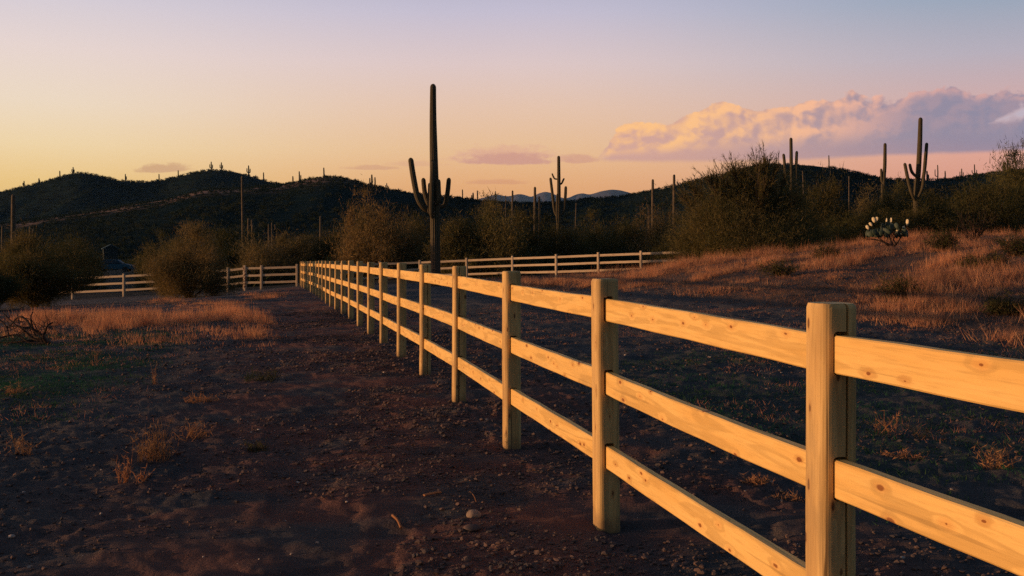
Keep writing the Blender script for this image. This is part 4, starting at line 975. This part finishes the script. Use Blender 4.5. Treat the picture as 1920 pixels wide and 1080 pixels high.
# ------------------------------------------------------------------ sky
SUN_AZ, SUN_EL = -97.0, 2.7        # degrees: azimuth from the view axis (+y), positive to the right
w = bpy.data.worlds.new('World'); scn.world = w; w.use_nodes = True; nt = w.node_tree; t = NT(nt); bg = nt.nodes['Background']
dirv = t.node('ShaderNodeTexCoord').outputs['Generated']
sx = t.node('ShaderNodeSeparateXYZ', {'Vector': dirv}); X, Y, Z = sx.outputs
el = t.m('DIVIDE', t.m('ARCSINE', Z), math.pi / 2)                     # 0 horizon, 1 zenith
az = t.m('ARCTAN2', X, Y)
E = lambda deg: deg / 90
def vertical(stops):
    return t.ramp(t.m('MAXIMUM', el, 0.0), [(E(d), lin(c)) for d, c in stops])
left = vertical([(0, (236, 176, 88)), (3.6, (242, 200, 122)), (5.6, (240, 212, 164)), (7.8, (234, 214, 190)), (10.5, (226, 208, 202)), (13, (208, 199, 207)), (19, (146, 152, 174)), (32, (82, 108, 134)), (90, (38, 68, 92))])
mid = vertical([(0, (228, 150, 96)), (3.6, (234, 170, 108)), (5.8, (232, 188, 142)), (8.2, (226, 192, 168)), (10.6, (216, 194, 192)), (13.5, (190, 184, 202)), (19, (128, 140, 166)), (32, (80, 106, 134)), (90, (38, 68, 92))])
right = vertical([(0, (214, 140, 112)), (3.6, (222, 152, 126)), (5.4, (224, 164, 146)), (8.2, (200, 168, 168)), (10.2, (178, 170, 182)), (13, (146, 160, 179)), (19, (104, 128, 154)), (32, (76, 102, 132)), (90, (38, 68, 92))])
c = t.mix(t.smooth(az, R(-27), R(-1)), left, mid); c = t.mix(t.smooth(az, R(0), R(28)), c, right)
behind = vertical([(0, (96, 100, 100)), (6, (104, 106, 108)), (14, (96, 112, 128)), (32, (68, 94, 120)), (90, (38, 68, 92))])
c = t.mix(t.smooth(az, R(38), R(80)), c, behind); c = t.mix(t.smooth(az, R(-105), R(-140)), c, behind)
# picture-plane like coordinates of the sky straight ahead (degrees-like units) for the cloud bank
yy = t.m('MAXIMUM', Y, .08)
PX = t.m('MULTIPLY', t.m('DIVIDE', X, yy), 1.9); PZ = t.m('MULTIPLY', t.m('DIVIDE', Z, yy), 1.9)      # 1 unit = 1000 px of the photo
PXp = t.m('ADD', PX, .96)
front = t.smooth(Y, .1, .3)
pc = t.comb(PXp, PZ, 0.0)
def cloud(top, bot, x0, x1, seed, namp, nsc, ytop=.4):
    def fc(pts):
        nd = nt.nodes.new('ShaderNodeFloatCurve'); cu = nd.mapping.curves[0]; nd.mapping.use_clip = True
        pts = [((p[0] / 1000 - x0) / (x1 - x0), (475 - p[1]) / 1000 / ytop) for p in pts]
        while len(cu.points) < len(pts): cu.points.new(.5, .5)
        for k, (a, b) in enumerate(sorted(pts)): cu.points[k].location = (a, b)
        nd.mapping.update(); t.put(nd.inputs['Value'], t.m('DIVIDE', t.m('SUBTRACT', PXp, x0), x1 - x0)); return t.m('MULTIPLY', nd.outputs[0], ytop)
    T, B = fc(top), fc(bot)
    v1 = t.vadd(t.vmul(pc, (1.0, 1.35, 1)), (seed, seed * .7, 0)); n = t.noise(v1, nsc, 8, .58)
    return T, B, n
topb = [(1100, 300), (1126, 284), (1140, 266), (1156, 246), (1200, 234), (1255, 231), (1275, 215), (1313, 205), (1330, 193), (1375, 192), (1440, 197), (1484, 193), (1527, 187), (1570, 181), (1640, 180), (1698, 177), (1725, 168), (1785, 160), (1826, 168), (1886, 166), (1960, 176), (2100, 190), (2300, 220)]
botb = [(1100, 300), (1200, 304), (1350, 303), (1500, 300), (1620, 294), (1760, 289), (1920, 283), (2300, 268)]
T, B, n = cloud(topb, botb, 1.1, 2.3, 0.0, .02, 13)
# cauliflower heads at three sizes
def heads(off):
    q = t.vadd(pc, off); q = t.vadd(q, t.comb(t.m('MULTIPLY', t.m('SUBTRACT', t.noise(q, 18, 4), .5), .045), t.m('MULTIPLY', t.m('SUBTRACT', t.noise(t.vadd(q, (3, 3, 0)), 18, 4), .5), .045)))
    q = t.vmul(q, (1, 1.3, 1)); tot_ = None
    for sc_, wt in ((15.0, 1.0), (34.0, .5), (75.0, .22)):
        v = t.node('ShaderNodeTexVoronoi', {'Vector': q, 'Scale': sc_, 'Smoothness': .35}, feature='SMOOTH_F1').outputs['Distance']
        v = t.m('MULTIPLY', t.m('SUBTRACT', .45, v), wt); tot_ = v if tot_ is None else t.m('ADD', tot_, v)
    return tot_
h0 = heads((0, 0, 0)); h1 = heads((-.009, .010, 0))
edge = t.m('ADD', t.m('MULTIPLY', t.m('SUBTRACT', n, .5), .045), t.m('MULTIPLY', h0, .024))
dT = t.m('ADD', t.m('SUBTRACT', T, PZ), edge)
dB = t.m('ADD', t.m('SUBTRACT', PZ, B), t.m('MULTIPLY', t.m('SUBTRACT', n, .5), .010))
mask = t.m('MULTIPLY', t.smooth(dT, -.001, .005), t.smooth(dB, -.004, .007))
mask = t.m('MULTIPLY', mask, t.smooth(PXp, 1.105, 1.15))
mask = t.m('MULTIPLY', mask, front)
hole = t.smooth(t.m('ADD', t.m('ADD', t.m('MULTIPLY', t.m('ABSOLUTE', t.m('SUBTRACT', PXp, 1.915)), 1.0), t.m('MULTIPLY', t.m('ABSOLUTE', t.m('SUBTRACT', t.m('SUBTRACT', PZ, .265), t.m('MULTIPLY', t.m('SUBTRACT', PXp, 1.915), .35))), 2.6)), t.m('MULTIPLY', t.m('SUBTRACT', n, .5), .12)), .012, .05, 1, 0)
# relief: the heads are lit on the side of the low sun on the left
rl = t.m('MULTIPLY', t.m('SUBTRACT', h0, h1), 1.5)
height = t.m('DIVIDE', t.m('SUBTRACT', PZ, B), t.m('MAXIMUM', t.m('SUBTRACT', T, B), .01))
big = t.noise(t.vadd(t.vmul(pc, (1, 1.6, 1)), (7, 2, 0)), 7, 3, .5)
lit = t.m('ADD', t.m('ADD', .53, rl), t.m('MULTIPLY', t.m('SUBTRACT', big, .5), 1.1))
lit = t.m('MULTIPLY', t.smooth(lit, .0, .95), t.smooth(height, .12, .5))
fade = t.m('ADD', t.smooth(PXp, 1.48, 1.74, 1.0, .15), t.m('MULTIPLY', t.smooth(dT, .026, .004), .5), clamp=True)
lit = t.m('MULTIPLY', lit, fade)
shade = t.mix(t.smooth(PXp, 1.15, 1.85), lin((210, 162, 148)), lin((138, 133, 155)))
shade = t.mix(t.smooth(height, .35, .0, 0, .5), shade, t.mix(t.smooth(PXp, 1.2, 1.9), lin((204, 154, 142)), lin((150, 130, 150))))
glow = t.mix(t.smooth(PXp, 1.2, 1.8), lin((252, 192, 128)), lin((236, 174, 156)))
cc = t.mix(lit, shade, glow)
opac = t.m('MULTIPLY', mask, t.smooth(height, -.1, .3, .86, .96)); opac = t.m('MULTIPLY', opac, t.m('SUBTRACT', 1.0, t.m('MULTIPLY', hole, .9)))
c = t.mix(opac, c, cc)
c = t.mix(t.m('MULTIPLY', hole, front), c, lin((190, 176, 188)))
def streak(cx, cy, rx, ry, seed, col, op, c, tilt=0.0, flatb=.35):
    dx = t.m('DIVIDE', t.m('SUBTRACT', PXp, cx / 1000), rx / 1000); zz = t.m('SUBTRACT', t.m('SUBTRACT', PZ, (475 - cy) / 1000), t.m('MULTIPLY', t.m('SUBTRACT', PXp, cx / 1000), tilt)); dz = t.m('DIVIDE', zz, ry / 1000)
    dz = t.m('MAXIMUM', dz, t.m('MULTIPLY', dz, -1 / flatb))
    r = t.m('SQRT', t.m('ADD', t.m('MULTIPLY', dx, dx), t.m('MULTIPLY', dz, dz)))
    nn = t.noise(t.vadd(t.vmul(pc, (1, 2.2, 1)), (seed, 0, 0)), 30, 6, .6)
    mm = t.m('MULTIPLY', t.smooth(t.m('ADD', r, t.m('MULTIPLY', t.m('SUBTRACT', nn, .5), 1.5)), 1.05, .55), t.m('MULTIPLY', op, 1.0) if False else op)
    return t.mix(t.m('MULTIPLY', mm, front), c, col)
c = streak(950, 299, 116, 30, 1, lin((222, 168, 142)), .7, c)
c = streak(955, 303, 104, 20, 1, lin((204, 148, 132)), .75, c)
c = streak(1085, 301, 42, 16, 2, lin((206, 148, 130)), .6, c)
c = streak(312, 319, 62, 15, 3, lin((204, 156, 116)), .75, c, .05)
c = streak(695, 316, 55, 8, 4, lin((212, 158, 122)), .65, c)
c = streak(780, 309, 60, 9, 7, lin((218, 164, 130)), .45, c)
c = streak(930, 343, 60, 9, 5, lin((214, 148, 108)), .55, c)
# brighter warm air towards the sun, low on the left and outside the picture
sd = (math.sin(R(SUN_AZ)) * math.cos(R(SUN_EL)), math.cos(R(SUN_AZ)) * math.cos(R(SUN_EL)), math.sin(R(SUN_EL)))
dp = nt.nodes.new('ShaderNodeVectorMath'); dp.operation = 'DOT_PRODUCT'; t.put(dp.inputs[0], dirv); dp.inputs[1].default_value = sd
gl = t.m('POWER', t.m('MAXIMUM', dp.outputs['Value'], 0.0), 9.0)
c = t.mix(1.0, c, t.mix(gl, (0, 0, 0, 1), (.9, .45, .14, 1)), 'ADD')
sky = nt.nodes.new('ShaderNodeTexSky'); sky.sky_type = 'NISHITA'; sky.sun_disc = False; sky.sun_elevation = R(SUN_EL); sky.sun_rotation = R(SUN_AZ); sky.altitude = 700
ns = t.mix(1.0, sky.outputs[0], (.006, .006, .006, 1), 'MULTIPLY')
STR = .1
tot = t.mix(1.0, t.mix(1.0, c, (1 / STR,) * 3 + (1,), 'MULTIPLY'), t.mix(1.0, ns, (1, 1, 1, 1), 'MULTIPLY'), 'ADD')
nt.links.new(tot, bg.inputs['Color']); bg.inputs['Strength'].default_value = STR

# ------------------------------------------------------------------ sun and camera
L = bpy.data.lights.new('sun', 'SUN'); L.energy = 5.0; L.angle = R(.5); L.color = (1.0, .56, .26)
so = link(bpy.data.objects.new('sun', L)); so.rotation_euler = Vector(sd).to_track_quat('Z', 'Y').to_euler()
cam = bpy.data.cameras.new('camera'); cam.sensor_width = 36; cam.lens = F / 1920 * 36; cam.shift_y = -(540 - HY) / 1920; cam.clip_start = .05; cam.clip_end = 20000
co = link(bpy.data.objects.new('camera', cam)); co.location = (0, 0, CAMZ); co.rotation_euler = (R(90), 0, 0); scn.camera = co
vs = scn.view_settings; vs.view_transform = 'Standard'; vs.look = 'None'; vs.exposure = .16; vs.gamma = 1; vs.use_curve_mapping = False
scn.render.engine = 'CYCLES'; cy = scn.cycles; cy.use_denoising = False; cy.max_bounces = 5; cy.diffuse_bounces = 3; cy.volume_bounces = 1; cy.transparent_max_bounces = 8
cy.sample_clamp_direct = 2.5; cy.sample_clamp_indirect = .8; cy.use_adaptive_sampling = True; cy.adaptive_threshold = .01
